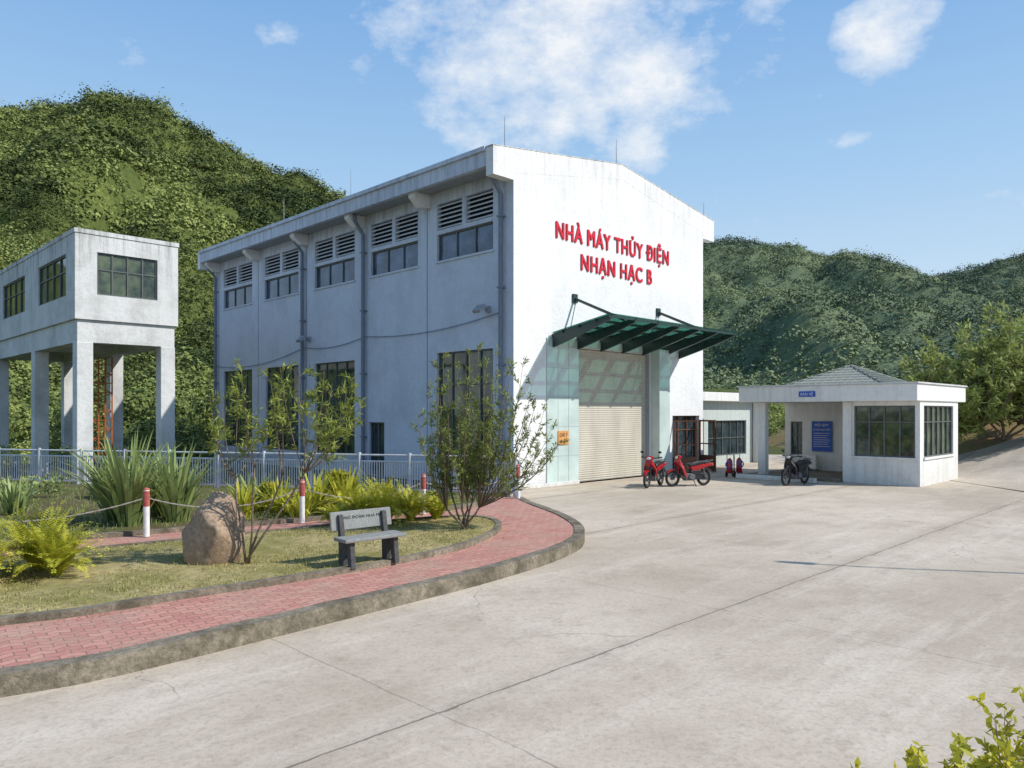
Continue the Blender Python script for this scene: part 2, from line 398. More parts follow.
cc=mixc(N,L,mth(N,L,'MULTIPLY',cl,.92),skc,(9.3,9.5,9.7))
L.new(cc,bg.inputs[0]); bg.inputs[1].default_value=.1
scene.view_settings.view_transform='Standard'; scene.view_settings.look='None'; scene.view_settings.exposure=0

# ------------------------------------------------------------------ ground, yard, platform
MB().quad((-2500,-2500,-.05),(2500,-2500,-.05),(2500,2500,-.05),(-2500,2500,-.05)).obj('ground',M['field'])["kind"]="structure"
y=MB().poly([(-14,-8,0),(55,-8,0),(55,33,0),(18,44,0),(9,44,0),(-.3,25,0),(0.0,20.3,0),(-14,20,0)]).obj('concrete_yard',M['yard']); y["kind"]="structure"
outer=smoothcurve([(-11,2.6),(-7.6,4.7),(-4.48,6.56),(-3.84,7.0),(-3.21,7.66),(-2.43,8.55),(-1.45,9.68),(-.46,10.84),(.45,12.1),(1.1,13.3),(1.38,14.3),(1.42,15.5),(1.15,17.1),(.55,19.1),(.3,20.3)],6)
strip(outer,.2,0,.205).obj('kerb',M['kerb'],bevel=.02)["kind"]="structure"
inner=offset(outer,.19)
pav=[(*p,.19) for p in inner]+[(.1,20.35,.19),(-17.5,24.8,.19),(-17.5,2.6,.19)]
MB().poly(pav).obj('brick_path',M['paver'])["kind"]="structure"
front=[(-12.5,3.95),(-9,6.0),(-5.6,8.05),(-4.79,8.55),(-3.99,9.3),(-2.99,10.15),(-1.76,11.35),(-.85,12.6),(-.36,13.9),(-.2,15.1),(-.5,16.05),(-1.2,16.3)]
back=[(-2.4,15.7),(-4.3,14.5),(-5.8,13.3),(-7.4,12.1),(-9.5,10.6),(-13,8.3)]
isl=smoothcurve(front,5)+smoothcurve([front[-1]]+back,4)[1:]
strip(isl,.13,.185,.27).obj('lawn_kerb',M['kerb'],bevel=.015)["kind"]="structure"
MB().poly([(*p,.25) for p in offset(isl,.12)]).obj('lawn',M['lawn'])["kind"]="structure"
bedf=smoothcurve([(-14,9.3),(-9,12.7),(-6.8,14.15),(-4.4,15.75),(-2.2,17.1),(-.9,18.2),(-.6,19.5)],5)
bk=strip(bedf,.12,.185,.28).obj('bed_kerb',M['kerb'],bevel=.015); bk["kind"]="structure"
MB().poly([(*p,.25) for p in offset(bedf,.1)]+[(-.6,20.1,.25),(-17.2,24.3,.25),(-17.2,9.3,.25)]).obj('planting_bed',M['soil'])["kind"]="structure"

def inpoly(P,poly):
    x,y=P[:,0],P[:,1]; c=np.zeros(len(P),bool); n=len(poly)
    for i in range(n):
        x1,y1=poly[i];x2,y2=poly[(i+1)%n]
        k=((y1>y)!=(y2>y))&(x<(x2-x1)*(y-y1)/(y2-y1+1e-12)+x1); c^=k
    return c
def grass(name,poly,z,n,lo,hi,mat,label,thr=0):
    a=np.array(poly); mn=a.min(0); mx=a.max(0)
    p=rng.uniform(mn,mx,(n,2)); p=p[inpoly(p,poly)]; N_=len(p)
    den=np.array([noise.noise(Vector((q[0]*1.1,q[1]*1.1,3)))*1.3+noise.noise(Vector((q[0]*4,q[1]*4,3)))*.4 for q in p]); p=p[(den+rng.uniform(-.3,.4,N_))>thr]; N_=len(p)
    hgt=rng.uniform(lo,hi,N_); d=unit(np.c_[rng.normal(0,.5,(N_,2)),np.ones(N_)])
    pos=np.c_[p,np.full(N_,z)]+d*hgt[:,None]*.45
    V,F=quads(pos,rng.normal(size=(N_,3))*[1,1,.2],hgt,.012,d)
    o=np_obj(name,V,F,mat,var=rng.uniform(0,1,N_)); return tag(o,label,kind="stuff")
grass('lawn_grass',offset(isl,.14),.25,80000,.02,.06,M['grass'],"short dry patchy yellow green lawn grass in the kerbed island")
grass('bed_grass',[(p[0],p[1]) for p in offset(bedf,.12)]+[(-.6,20),(-17,24.2),(-17,9.4)],.25,30000,.06,.2,M['leafS'],"unkempt low grass in the planting bed by the fence")
def litter(name,pts,n,spread,z,label):
    P=[]
    for _ in range(n):
        a=random.choice(pts); P.append((a[0]+random.gauss(0,spread),a[1]+random.gauss(0,spread),z+random.uniform(.002,.012)))
    P=np.array(P); V,F=quads(P,rng.normal(0,.25,(n,3))+[0,0,1],rng.uniform(.02,.05,n),rng.uniform(.012,.025,n))
    return tag(np_obj(name,V,F,M['litter'],var=rng.uniform(0,1,n)),label,kind="stuff")
litter('fallen_leaves',[p for p in isl if p[0]>-7],220,.2,.193,"dry fallen leaves scattered over the brick path")

# ------------------------------------------------------------------ windows
def window(parent,P,a0,a1,z0,z1,d,nv,nz,label=None,name='window',fr=.05,fm=None,gm=None):
    g=MB().quad(P(a0,z0,d),P(a1,z0,d),P(a1,z1,d),P(a0,z1,d)).obj(name,gm or M['glass'],parent,label=label)
    f=MB()
    def bar(b0,b1,c0,c1,pr=.05):
        q=[P(b0,c0,d-.004),P(b1,c0,d-.004),P(b1,c1,d-.004),P(b0,c1,d-.004)]
        v=Vector(P(a0,z0,d-pr))-Vector(P(a0,z0,d-.004)); f.prism(q,v)
    bar(a0,a1,z0,z0+fr); bar(a0,a1,z1-fr,z1); bar(a0,a0+fr,z0+fr,z1-fr); bar(a1-fr,a1,z0+fr,z1-fr)
    for i in range(1,nv):
        a=a0+(a1-a0)*i/nv; bar(a-fr/2,a+fr/2,z0+fr,z1-fr,.045)
    for z in nz:
        zz=z0+(z1-z0)*z; bar(a0+fr,a1-fr,zz-fr*.4,zz+fr*.4,.04)
    f.obj('frame',fm or M['frame'],g)
    return g

# ------------------------------------------------------------------ main building
B=empty('power_station_building',(.05,24.0,0),math.radians(45),"large white stucco power plant hall with low gable roof","building")
LW,GL=22.4,11.5
PL=lambda a,z,d:(d,a,z)
PG=lambda a,z,d:(a,d,z)
ups=[(.95,3.85),(4.95,7.95),(9.1,12.2),(13.6,16.8),(18.1,21.3)]
lows=[(.95,3.85),(9.1,12.2),(13.6,16.7),(18.1,21.3)]
hl=[(a,b,7.85,8.8) for a,b in ups]
for a,b in ups:
    m_=(a+b)/2; hl+=[(a,m_-.1,8.95,9.88),(m_+.1,b,8.95,9.88)]
hl+=[(a,b,.75,4.6) for a,b in lows]; hl+=[(7.05,8.1,.0,2.1)]
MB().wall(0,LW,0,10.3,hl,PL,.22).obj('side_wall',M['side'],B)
wb=MB()
wb.wall(0,GL,0,9.9,[(3.2,7.63,0,4.75),(9.15,11.2,0,2.35)],PG,.25)
wb.poly([(0,0,9.9),(GL,0,9.9),(GL,0,10.7),(5.75,0,11.6),(0,0,10.7)])
wb.quad((GL,0,0),(GL,LW,0),(GL,LW,10.3),(GL,0,10.3))
wb.poly([(0,LW,0),(GL,LW,0),(GL,LW,10.7),(5.75,LW,11.6),(0,LW,10.7)])
wb.obj('wall',M['wall'],B)
gp=[(-.9,9.93),(0,9.93),(0,10.15),(5.75,11.2),(11.5,10.15),(11.5,9.93),(12.4,9.93),(12.4,10.82),(5.75,11.75),(-.9,10.82)]
MB().prism([(x,-.004,z) for x,z in gp],(0,.33,0)).obj('gable_parapet',M['wall'],B)
MB().prism([(x,LW+.02,z) for x,z in gp],(0,-.3,0)).obj('gable_parapet',M['wall'],B)
cop=MB()
for (xa,za),(xb,zb) in (((-.93,10.82),(5.75,11.75)),((5.75,11.75),(12.43,10.82))):
    cop.prism([(xa,-.015,za+.003),(xb,-.015,zb+.003),(xb,-.015,zb+.03),(xa,-.015,za+.03)],(0,.37,0))
cop.obj('coping',M['wall2'],B)
rf=MB()
rf.prism([(-.85,.33,10.45),(5.75,.33,11.38),(12.35,.33,10.45),(12.35,.33,10.3),(-.85,.33,10.3)],(0,LW-.62,0))
rf.obj('roof',M['grey'],B)
fa=MB()
fa.box(-.9,-.72,.33,LW-.28,10.25,10.8); fa.box(12.22,12.4,.33,LW-.28,10.25,10.8)
fa.box(-.98,-.9,.33,LW-.28,10.72,10.86)
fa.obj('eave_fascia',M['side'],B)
for t in (4.4,8.55,12.9,17.45,21.85):
    MB().prism([(-.72,t-.17,10.29),(-.72,t-.17,10.12),(-.35,t-.17,9.82),(-.003,t-.17,9.82),(-.003,t-.17,10.29)],(0,.34,0)).obj('eave_bracket',M['wall'],B)
    if t<21: MB().box(-.012,.0,t-.012,t+.012,0,9.8).obj('wall_joint',M['pipe'],B)
for a,b in ups:
    window(B,PL,a,b,7.85,8.8,.14,3,[],gm=M['glassb'])
    m_=(a+b)/2
    for c0,c1 in ((a,m_-.1),(m_+.1,b)):
        bk=MB().quad((.2,c0,8.95),(.2,c1,8.95),(.2,c1,9.88),(.2,c0,9.88)).obj('louvre',M['dark'],B)
        sl=MB()
        for i in range(6):
            z=9.0+i*.153
            sl.prism([(.01,c0,z),(.02,c0,z-.02),(.13,c0,z+.05),(.12,c0,z+.075)],(0,c1-c0,0))
        sl.obj('slats',M['louvre'],bk)
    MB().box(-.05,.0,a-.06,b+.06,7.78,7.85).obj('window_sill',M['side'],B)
for a,b in lows: window(B,PL,a,b,.75,4.6,.14,4,[.28,.7],gm=M['glassg'])
window(B,PL,7.05,8.1,0,2.1,.15,2,[.4],name='door')
window(B,PG,9.15,11.2,0,2.35,.22,3,[.75],name='door',fm=M['brown'])
for xx,an in ((9.2,-70),(11.15,-105)):
    dl=MB().box(0,.95,-.025,.025,.03,.1).box(0,.95,-.025,.025,2.1,2.17).box(0,.07,-.025,.025,.1,2.1).box(.88,.95,-.025,.025,.1,2.1).box(.07,.88,-.02,.02,.1,.7).box(.07,.88,-.02,.02,1.15,1.2).obj('open_door_leaf',M['brown'],B)
    dl.location=(xx,-.03,0); dl.rotation_euler=(0,0,math.radians(an))
for t,top in ((.45,9.9),(8.3,9.7),(13.05,9.7),(22.0,9.7)):
    p=MB().tube([(-.5,t,10.27),(-.5,t,10.0),(-.14,t,9.55),(-.14,t,.15)],.075,10)
    for z in (1.5,4,6.5,8.8): p.box(-.23,-.003,t-.1,t+.1,z,z+.05)
    p.obj('drainpipe',M['pipe'],B,smooth=False)
nsl=60; rd=MB()
zz=np.linspace(0.02,4.73,nsl+1)
for i in range(nsl):
    z0,z1=zz[i],zz[i+1]; zm=(z0+z1)/2
    rd.quad((3.2,.19,z0),(7.63,.19,z0),(7.63,.178,zm),(3.2,.178,zm)); rd.quad((3.2,.178,zm),(7.63,.178,zm),(7.63,.19,z1),(3.2,.19,z1))
rdo=rd.obj('roller_door',M['roller'],B)
for gx in ((3.2,3.3,.08,.21,0,4.75),(7.53,7.63,.08,.21,0,4.75)): MB().box(*gx).obj('guide_rail',M['grey'],rdo)
su=MB().box(1.55,3.2,-.04,.0,.0,5.0); su.box(3.2,7.63,-.05,.0,4.75,5.02)
su.box(7.63,8.35,-.4,.0,0,4.93)
suo=su.obj('door_surround',M['tile'],B,bevel=.01)
tj=MB()
for z in (1.0,2.0,3.0,4.0): tj.box(1.55,3.2,-.044,-.04,z-.006,z+.006)
for x in (2.1,2.65): tj.box(x-.006,x+.006,-.0445,-.04,0,5.0)
tj.obj('tile_joint',M['grey'],suo)
MB().box(-.05,3.15,-.12,-.041,0,.12).obj('plinth',M['guard'],B,bevel=.01)
MB().box(8.36,9.1,-.12,.0,0,.12).obj('plinth',M['guard'],B,bevel=.01)
zw,zf,d0,s0,s1=4.98,5.42,2.5,1.75,9.75
zc=lambda y:zw+(zf-zw)*y/d0
gl=MB().prism([(s0,-.1,zc(.1)+.16),(s0,-d0,zf+.16),(s0,-d0,zf+.185),(s0,-.1,zc(.1)+.185)],(s1-s0,0,0)).obj('canopy',M['cglass'],B,label="dark green glass canopy on steel beams")
for i in range(7):
    s=s0+.12+(s1-s0-.24)*i/6
    b=MB().prism([(s-.05,-.02,zw-.3),(s-.05,-d0*.6,zc(d0*.6)-.14),(s-.05,-d0+.02,zf+.02),(s-.05,-d0+.02,zf+.155),(s-.05,-.02,zw+.155)],(.1,0,0))
    b.obj('beam',M['steel'],gl)
pr=MB()
for y_ in (.5,1.2,1.9,2.45): pr.box(s0,s1,-y_-.03,-y_+.03,zc(y_)+.075,zc(y_)+.157)
pr.obj('purlin',M['steel'],gl)
for s in (3.0,8.1):
    r_=MB().cyl((s,-.02,6.45),(s,-2.1,zc(2.1)+.2),.045,n=8); r_.box(s-.12,s+.12,-.06,.0,6.3,6.6); r_.cyl((s+.1,-.02,6.4),(s+.5,-1.9,zc(1.9)+.2),.025,n=6)
    r_.obj('tie_rod',M['steel'],gl)
for t,z in ((1.15,5.9),(12.6,5.7)):
    f=MB().box(-.12,-.003,t-.08,t+.08,z-.1,z+.1).tube([(-.1,t,z),(-.4,t-.05,z+.05)],.03,6)
    f.prism([(-.38,t-.2,z+.12),(-.62,t-.2,z-.1),(-.55,t-.2,z-.18),(-.3,t-.2,z+.03)],(0,.36,0)); f.obj('floodlight',M['grey'],B)
for x_,y_,z_,hh in ((-.3,.1,10.8,1.1),(5.6,.15,11.6,1.1),(11.9,.2,10.7,.9),(-.5,8.6,10.8,1.3),(-.5,14,10.8,1.3),(5.75,11,11.2,2.2),(3,17,11,1.5)):
    MB().cyl((x_,y_,z_),(x_,y_,z_+hh),.018,.008,6).obj('lightning_rod',M['grey'],B)
cb=MB()
def cat(t0,t1,z0,z1,sag):
    return [(-.06,t0+(t1-t0)*k/14,z0+(z1-z0)*k/14-sag*4*(k/14)*(1-k/14)) for k in range(15)]
cb.tube(cat(.5,8.3,5.75,5.5,.25)+cat(8.3,13.05,5.5,5.35,.2)[1:]+cat(13.05,22,5.35,4.9,.35)[1:],.015,5)
cb.obj('cable',M['pipe'],B)

def text_mesh(name,body,mat,parent,size,width,height,extrude,bold=0,sp=1.05):
    cu=bpy.data.curves.new(name,'FONT'); cu.body=body; cu.size=1; cu.extrude=extrude; cu.align_x='LEFT'; cu.space_character=sp
    ob=bpy.data.objects.new(name+'_tmp',cu); COL.objects.link(ob)
    dg=bpy.context.evaluated_depsgraph_get(); dg.update()
    me=bpy.data.meshes.new_from_object(ob.evaluated_get(dg)); me.name=name
    COL.objects.unlink(ob); bpy.data.objects.remove(ob)
    vs=np.empty(len(me.vertices)*3); me.vertices.foreach_get('co',vs); vs=vs.reshape(-1,3)
    x0,x1=vs[:,0].min(),vs[:,0].max()
    vs[:,0]=(vs[:,0]-x0)*width/(x1-x0); vs[:,1]*=height/.73
    if bold>0:   # thicken the strokes by stacking slightly shifted copies of the glyph solids
        faces=[tuple(p.vertices) for p in me.polygons]; V=[];F=[]; n=len(vs)
        for q,(dx,dy) in enumerate([(0,0),(1,1),(-1,1),(1,-1),(-1,-1)]):
            c=vs+np.array([dx*bold,dy*bold*.7,0]); c[:,2]+=np.where(vs[:,2]>0,-q*.0012,0); 
            V+= [tuple(a) for a in c]; F+=[tuple(i+q*n for i in f) for f in faces]
        me=bpy.data.meshes.new(name); me.from_pydata(V,[],F); me.update()
    else:
        me.vertices.foreach_set('co',vs.ravel()); me.update()
    me.materials.clear(); me.materials.append(mat)
    o=bpy.data.objects.new(name,me); link(o,parent); o.rotation_euler=(math.pi/2,0,0); return o
S=empty('building_sign',(.05+R2*5.45,24+R2*5.45,8.0),math.radians(45),"red raised lettering on the white gable wall of the hall","sign")
a=text_mesh('lettering',"NHÀ MÁY THỦY ĐIỆN",M['red'],S,1,6.8,.58,.02,bold=.016,sp=1.12); a.location=(2.03-5.45,-.022,.42)
a=text_mesh('lettering',"NHẠN HẠC B",M['red'],S,1,4.3,.58,.02,bold=.016,sp=1.12); a.location=(3.35-5.45,-.022,-.50)
S2=empty('warning_sign',(.05+R2*2.35,24+R2*2.35,1.62),math.radians(45),"small orange warning board with dark text on green tiled wall","sign")
MB().box(-.27,.27,-.07,-.045,-.24,.24).obj('board',M['orange'],S2,bevel=.01)
a=text_mesh('lettering',"CHÚ Ý",M['black'],S2,1,.4,.12,.002); a.location=(-.2,-.075,.04)
a=text_mesh('lettering',"AN TOÀN",M['black'],S2,1,.42,.1,.002); a.location=(-.21,-.075,-.16)

# ------------------------------------------------------------------ annex
A=empty('annex_building',(.05+R2*10.52,24+R2*12.52,0),math.radians(45),"low pale green annex with flat roof joined to the hall","building")
ab=MB(); ab.wall(0,7.8,0,3.0,[(2.1,5.7,.45,2.1),(.3,1.75,0,2.2)],PG,.2); ab.quad((7.8,0,0),(7.8,7,0),(7.8,7,3),(7.8,0,3)); ab.quad((0,0,0),(0,7,0),(0,7,3),(0,0,3)); ab.quad((0,7,0),(7.8,7,0),(7.8,7,3),(0,7,3))
ab.obj('wall',M['annex'],A)
MB().box(-.0,8.1,-.4,7.2,3.0,3.4).obj('roof',M['guard'],A,bevel=.02)
window(A,PG,2.1,5.7,.45,2.1,.12,5,[.5]); window(A,PG,.3,1.75,0,2.2,.12,2,[.4],name='door',fm=M['brown'])
MB().box(6.3,6.6,-.35,-.05,0,3.0).obj('column',M['guard'],A)

# ------------------------------------------------------------------ guard house
G=empty('guard_house',(13.6,25.0,0),math.radians(45),"small white flat roofed guard house with porch and pyramid roof","building")
g=MB()
g.wall(0,2.34,0,2.87,[(.15,2.14,.95,2.72)],PL,.15)
g.wall(0,4.4,0,2.87,[(.4,3.8,.95,2.72)],PG,.15)
g.quad((0,2.34,0),(3.5,2.34,0),(3.5,2.34,2.87),(0,2.34,2.87))
g.quad((4.4,0,0),(4.4,2.34,0),(4.4,2.34,2.87),(4.4,0,2.87))
g.wall(2.34,6.3,0,2.87,[(5.55,6.05,.7,2.1)],lambda a,z,d:(3.5+d,a,z),.1)
g.quad((3.5,6.3,0),(4.4,6.3,0),(4.4,6.3,2.87),(3.5,6.3,2.87)); g.quad((4.4,2.34,0),(4.4,6.3,0),(4.4,6.3,2.87),(4.4,2.34,2.87))
g.obj('wall',M['guard'],G)
MB().box(-.5,5.2,-.06,6.3,2.872,3.45).obj('roof',M['guard'],G,bevel=.02)
MB().box(-.55,5.25,-.11,6.35,3.45,3.5).obj('roof_coping',M['wall2'],G)
MB().box(-.02,.28,5.45,5.75,0,2.87).obj('column',M['guard'],G,bevel=.015)
MB().box(-.1,.2,2.2,2.5,0,2.868).obj('column',M['guard'],G,bevel=.015)
MB().box(-.3,3.48,2.52,6.2,0,.1).obj('porch_floor',M['kerb'],G)
window(G,PL,.15,2.14,.95,2.72,.1,4,[.68],gm=M['glassg']); window(G,PG,.4,3.8,.95,2.72,.1,6,[.68],gm=M['glassg'])
window(G,lambda a,z,d:(3.5+d,a,z),5.55,6.05,.7,2.1,.08,2,[.3,.6])
MB().box(-.05,0,.1,2.2,.88,.95).obj('window_sill',M['guard'],G)
MB().box(.35,3.85,-.05,0,.88,.95).obj('window_sill',M['guard'],G)
def corr():
    m,nt,N,L,P=nodes('grey_green_tile_roof'); tc=N.new('ShaderNodeTexCoord').outputs['Object']
    wv=N.new('ShaderNodeTexWave'); wv.bands_direction='Z'; wv.inputs['Scale'].default_value=3; L.new(tc,wv.inputs['Vector'])
    L.new(mixc(N,L,noisen(N,L,tc,4,4),(.2,.22,.19),(.34,.36,.32)),P.inputs['Base Color']); P.inputs['Roughness'].default_value=.85; P.inputs['Specular IOR Level'].default_value=.15
    bump(N,L,P,wv.outputs['Fac'],.8,.04); return m
M['pyr']=corr()
pb=MB(); cx,cy,ha=2.3,3.1,1.75
cor=[(cx-ha,cy-ha,3.52),(cx+ha,cy-ha,3.52),(cx+ha,cy+ha,3.52),(cx-ha,cy+ha,3.52)]; ap=(cx,cy,4.28)
for i in range(4): pb.poly([cor[i],cor[(i+1)%4],ap])
for i in range(4): pb.tube([cor[i],ap],.05,6)
nrib=13
for i in range(4):
    p0=Vector(cor[i]);p1=Vector(cor[(i+1)%4])
    for k in range(1,nrib):
        q=p0.lerp(p1,k/nrib); tt=1-abs(2*k/nrib-1)
        e_=(p0 if k*2<nrib else p1).lerp(Vector(ap),tt)
        pb.tube([q+Vector((0,0,.01)),e_+Vector((0,0,.01))],.02,5)
pb.obj('pyramid_roof',M['pyr'],G)
NB=empty('notice_board',(13.6+R2*3.45-R2*4.7,25+R2*3.45+R2*4.7,1.5),math.radians(45),"blue notice board with white text on porch wall","sign")
MB().box(-.03,.0,-.42,.42,-.62,.62).obj('board',M['blue'],NB,bevel=.005)
for k,(t,ww,hh) in enumerate([("NỘI QUY",.55,.1),("RA VÀO NHÀ MÁY",.7,.07)]):
    a=text_mesh('lettering',t,M['white'],NB,1,ww,hh,.002); a.rotation_euler=(math.pi/2,0,-math.pi/2); a.location=(-.034,ww/2,.42-.18*k)
bars=MB()
for k in range(7): bars.box(-.034,-.03,-.34+.05*(k%3),.34,.12-k*.09,.135-k*.09)
bars.obj('text_line',M['white'],NB)
FS=empty('guard_house_sign',(13.6+R2*-.5-R2*3.6,25+R2*-.5+R2*3.6,3.15),math.radians(45),"small blue sign with white text on the guard house roof edge","sign")
MB().box(-.03,-.004,-.3,.3,-.1,.1).obj('board',M['blue'],FS)
a=text_mesh('lettering',"BẢO VỆ",M['white'],FS,1,.45,.1,.002); a.rotation_euler=(math.pi/2,0,-math.pi/2); a.location=(-.034,.225,-.05)
AC=empty('air_conditioner',(13.6+R2*3.1-R2*5.15,25+R2*3.1+R2*5.15,.12),math.radians(45),"white air conditioner outdoor unit standing in the porch","air conditioner")
MB().box(-.15,.15,-.4,.4,.06,.62).obj('casing',M['white'],AC,bevel=.02)
MB().torus((-.16,.1,.34),.2,.012,'x',20,5).obj('fan_grille',M['grey'],AC)
for yy in (-.32,.32): MB().box(-.15,.15,yy-.03,yy+.03,0,.06).obj('foot',M['grey'],AC)

# ------------------------------------------------------------------ concrete gate tower
T=empty('gate_hoist_house',(-15.15,26.0,0),math.radians(45),"weathered white concrete hoist house raised on tall square columns","building")
tw=[(1.1,4.9,6.65,8.15),(7.0,11.0,6.65,8.15)]
t_=MB()
t_.wall(0,3.5,5.75,8.75,[(.7,2.75,6.65,8.15)],PG,.15)
t_.wall(0,14,5.75,8.75,tw,PL,.15)
t_.quad((3.5,0,5.75),(3.5,14,5.75),(3.5,14,8.75),(3.5,0,8.75)); t_.quad((0,14,5.75),(3.5,14,5.75),(3.5,14,8.75),(0,14,8.75)); t_.quad((0,0,5.75),(3.5,0,5.75),(3.5,14,5.75),(0,14,5.75))
t_.obj('wall',M['wall2'],T)
MB().box(-.03,3.53,-.03,14.03,8.75,8.9).obj('roof',M['wall2'],T)
for bx in ((.1,.6,.1,13.9,4.95,5.745),(2.9,3.4,.1,13.9,4.95,5.745),(.6,2.9,.1,.6,4.955,5.74),(.6,2.9,5.9,6.4,5.0,5.74),(.6,2.9,12.9,13.4,5.0,5.74)):
    MB().box(*bx).obj('beam',M['wall2'],T)
for yy in (.08,5.85,12.85):
    for xx in (.08,2.9):
        MB().box(xx,xx+.52,yy,yy+.52,-.5,4.95).obj('column',M['wall2'],T,bevel=.02)
window(T,PG,.7,2.75,6.65,8.15,.1,4,[.6],gm=M['glassg'])
for a,b,_,_ in tw: window(T,PL,a,b,6.65,8.15,.1,4,[.6],gm=M['glassg'])
for xx,yy in ((.4,1.2),(.4,3.4),(.4,6)):
    MB().box(xx-.12,xx+.12,yy-.1,yy+.1,8.9,9.15).obj('roof_vent',M['wall2'],T)
LD=empty('steel_frame',(-16.4,30.0,0),math.radians(20),"rusty orange steel lattice frame standing between the columns","steel frame")
l=MB()
for x_ in (-.36,-.12,.12,.36): l.box(x_-.025,x_+.025,-.04,.04,0,4.7)
for k in range(12): 
    z=.3+k*.37
    l.box(-.36,.36,-.02,.02,z,z+.035)
    s_=1 if k%2 else -1; l.tube([(-.36*s_,0,z),(.36*s_,0,z+.37)],.018,4)
l.obj('lattice',M['rust'],LD)

# ------------------------------------------------------------------ fence
def fence_panel(fence,p0,p1,h,z0,npan,bars=14):
    p0=Vector((*p0,0));p1=Vector((*p1,0)); d=(p1-p0)
    for i in range(npan+1):
        q=p0+d*i/npan
        MB().cyl((q.x,q.y,z0),(q.x,q.y,z0+h+.05),.045,n=8).obj('post',M['fence'],fence)
    for i in range(npan):
        a=p0+d*i/npan; b=p0+d*(i+1)/npan
        f=MB()
        for z in (.12,h*.82,h-.02): f.tube([(a.x,a.y,z0+z),(b.x,b.y,z0+z)],.026,6)
        for k in range(1,bars):
            q=a.lerp(b,k/bars); f.tube([(q.x,q.y,z0+.12),(q.x,q.y,z0+h*.82)],.018,5,False)
        f.obj('panel',M['fence'],fence)
F=empty('railing_fence',(0.1,20.3,0),0,"painted steel railing fence with thin vertical bars beside the hall","fence")
fence_panel(F,(0,0),(-8.9,2.2),1.1,.2,6,20)
F=empty('railing_fence',(-8.9,22.55,0),0,"painted steel railing fence with thin vertical bars by the hoist house","fence")
fence_panel(F,(0,0),(-12.5,3.0),1.1,.2,8,18)
F=empty('railing_fence',(0.2,20.45,0),0,"short return of steel railing toward the hall corner","fence")
fence_panel(F,(0,0),(-.25,3.3),1.1,.0,2,18)

# ------------------------------------------------------------------ bollards and chains
bpos=[(-6.75,13.85,.2),(-4.35,15.55,.2),(-2.0,16.95,.2),(.16,20.0,.2),(-9.9,11.55,.2)]
def mk_bollard():
    e=empty('bollard',(0,0,0),0,"white metal post with faded red band at the top","bollard","chained posts along the path")
    MB().cyl((0,0,0),(0,0,.86),.055,n=14).obj('post',M['white'],e,smooth=False)
    MB().cyl((0,0,.56),(0,0,.845),.058,n=14).obj('red_band',M['redpost'],e)
    MB().ball((0,0,.87),.055,.055,.035).obj('cap',M['redpost'],e,smooth=True)
    return e
def copy_thing(src,loc,rotz=None,label=None):
    e=src.copy(); COL.objects.link(e); e.location=loc
    if rotz is not None: e.rotation_euler=(0,0,rotz)
    if label: e["label"]=label
    def rec(s,d):
        for c in list(s.children):
            cc=c.copy(); COL.objects.link(cc); cc.parent=d; rec(c,cc)
    rec(src,e); return e
bol=mk_bollard(); bol.location=bpos[0]
for p in bpos[1:]: copy_thing(bol,p)
order=[4,0,1,2,3]
for i in range(4):
    a=Vector(bpos[order[i]])+Vector((0,0,.72)); b=Vector(bpos[order[i+1]])+Vector((0,0,.72))
    pts=[a.lerp(b,k/40)-Vector((0,0,.28*4*(k/40)*(1-k/40))) for k in range(41)]
    c=MB()
    for k in range(40):
        mid=(pts[k]+pts[k+1])/2; hd=(pts[k+1]-pts[k])*.62
        c.tube([mid-hd,mid+hd],.009 if k%2 else .013,5)
    o=c.obj('chain',M['chain']); tag(o,"sagging dull metal chain strung between path posts","chain","chains between path posts")

# ------------------------------------------------------------------ bench
Be=empty('park_bench',(-2.1,11.15,.25),math.radians(42),"grey granite bench with engraved backrest on the lawn edge","bench")
MB().box(-.52,.52,-.18,.18,.37,.425).obj('seat',M['granite'],Be,bevel=.015)
bk=MB().prism([(-.52,.23,.5),(-.52,.28,.77),(-.52,.325,.77),(-.52,.275,.5)],(1.04,0,0)).obj('backrest',M['granite'],Be,bevel=.012)
a=text_mesh('lettering',"CÔNG ĐOÀN NHÀ MÁY",M['black'],bk,1,.8,.045,.002); a.location=(-.4,.256,.655); a.rotation_euler=(math.radians(90-10.5),0,0)
for x_ in (-.37,.37):
    MB().prism([(x_-.04,-.15,-.02),(x_-.04,-.11,.369),(x_-.04,.15,.369),(x_-.04,.22,.73),(x_-.04,.275,.73),(x_-.04,.24,.4),(x_-.04,.22,-.02),(x_-.04,.1,-.02),(x_-.04,.06,.17),(x_-.04,-.02,.17),(x_-.04,-.05,-.02)],(.08,0,0)).obj('leg',M['granited'],Be,bevel=.01)

# ------------------------------------------------------------------ rock
bm_=bmesh.new(); bmesh.ops.create_icosphere(bm_,subdivisions=5,radius=1)
cuts=[(Vector((1,-.5,.5)),.72),(Vector((-.8,-1,.35)),.74),(Vector((-.3,-1,-.1)),.78),(Vector((.2,-.6,1)),.76),(Vector((-1,0,.9)),.78),(Vector((1,.2,-.1)),.84),(Vector((-1,-.2,-.3)),.86),(Vector((.6,-1,-.5)),.82),(Vector((0,1,.3)),.8)]
for v in bm_.verts:
    p=v.co.copy()
    for n_,d_ in cuts:
        n_=n_.normalized(); k=p.dot(n_)-d_
        if k>0: p-=n_*k*.85
    p*=1+noise.fractal(p*1.6+Vector((2,6,5)),1,2,3)*.06+noise.fractal(p*6,1,2,4)*.018
    zt=p.z; v.co=Vector((p.x*.5*(1-.12*max(0,zt))+.03*zt,p.y*.45,zt*.66+.42))
me=bpy.data.meshes.new('boulder'); bm_.to_mesh(me); bm_.free()
for p in me.polygons: p.use_smooth=True
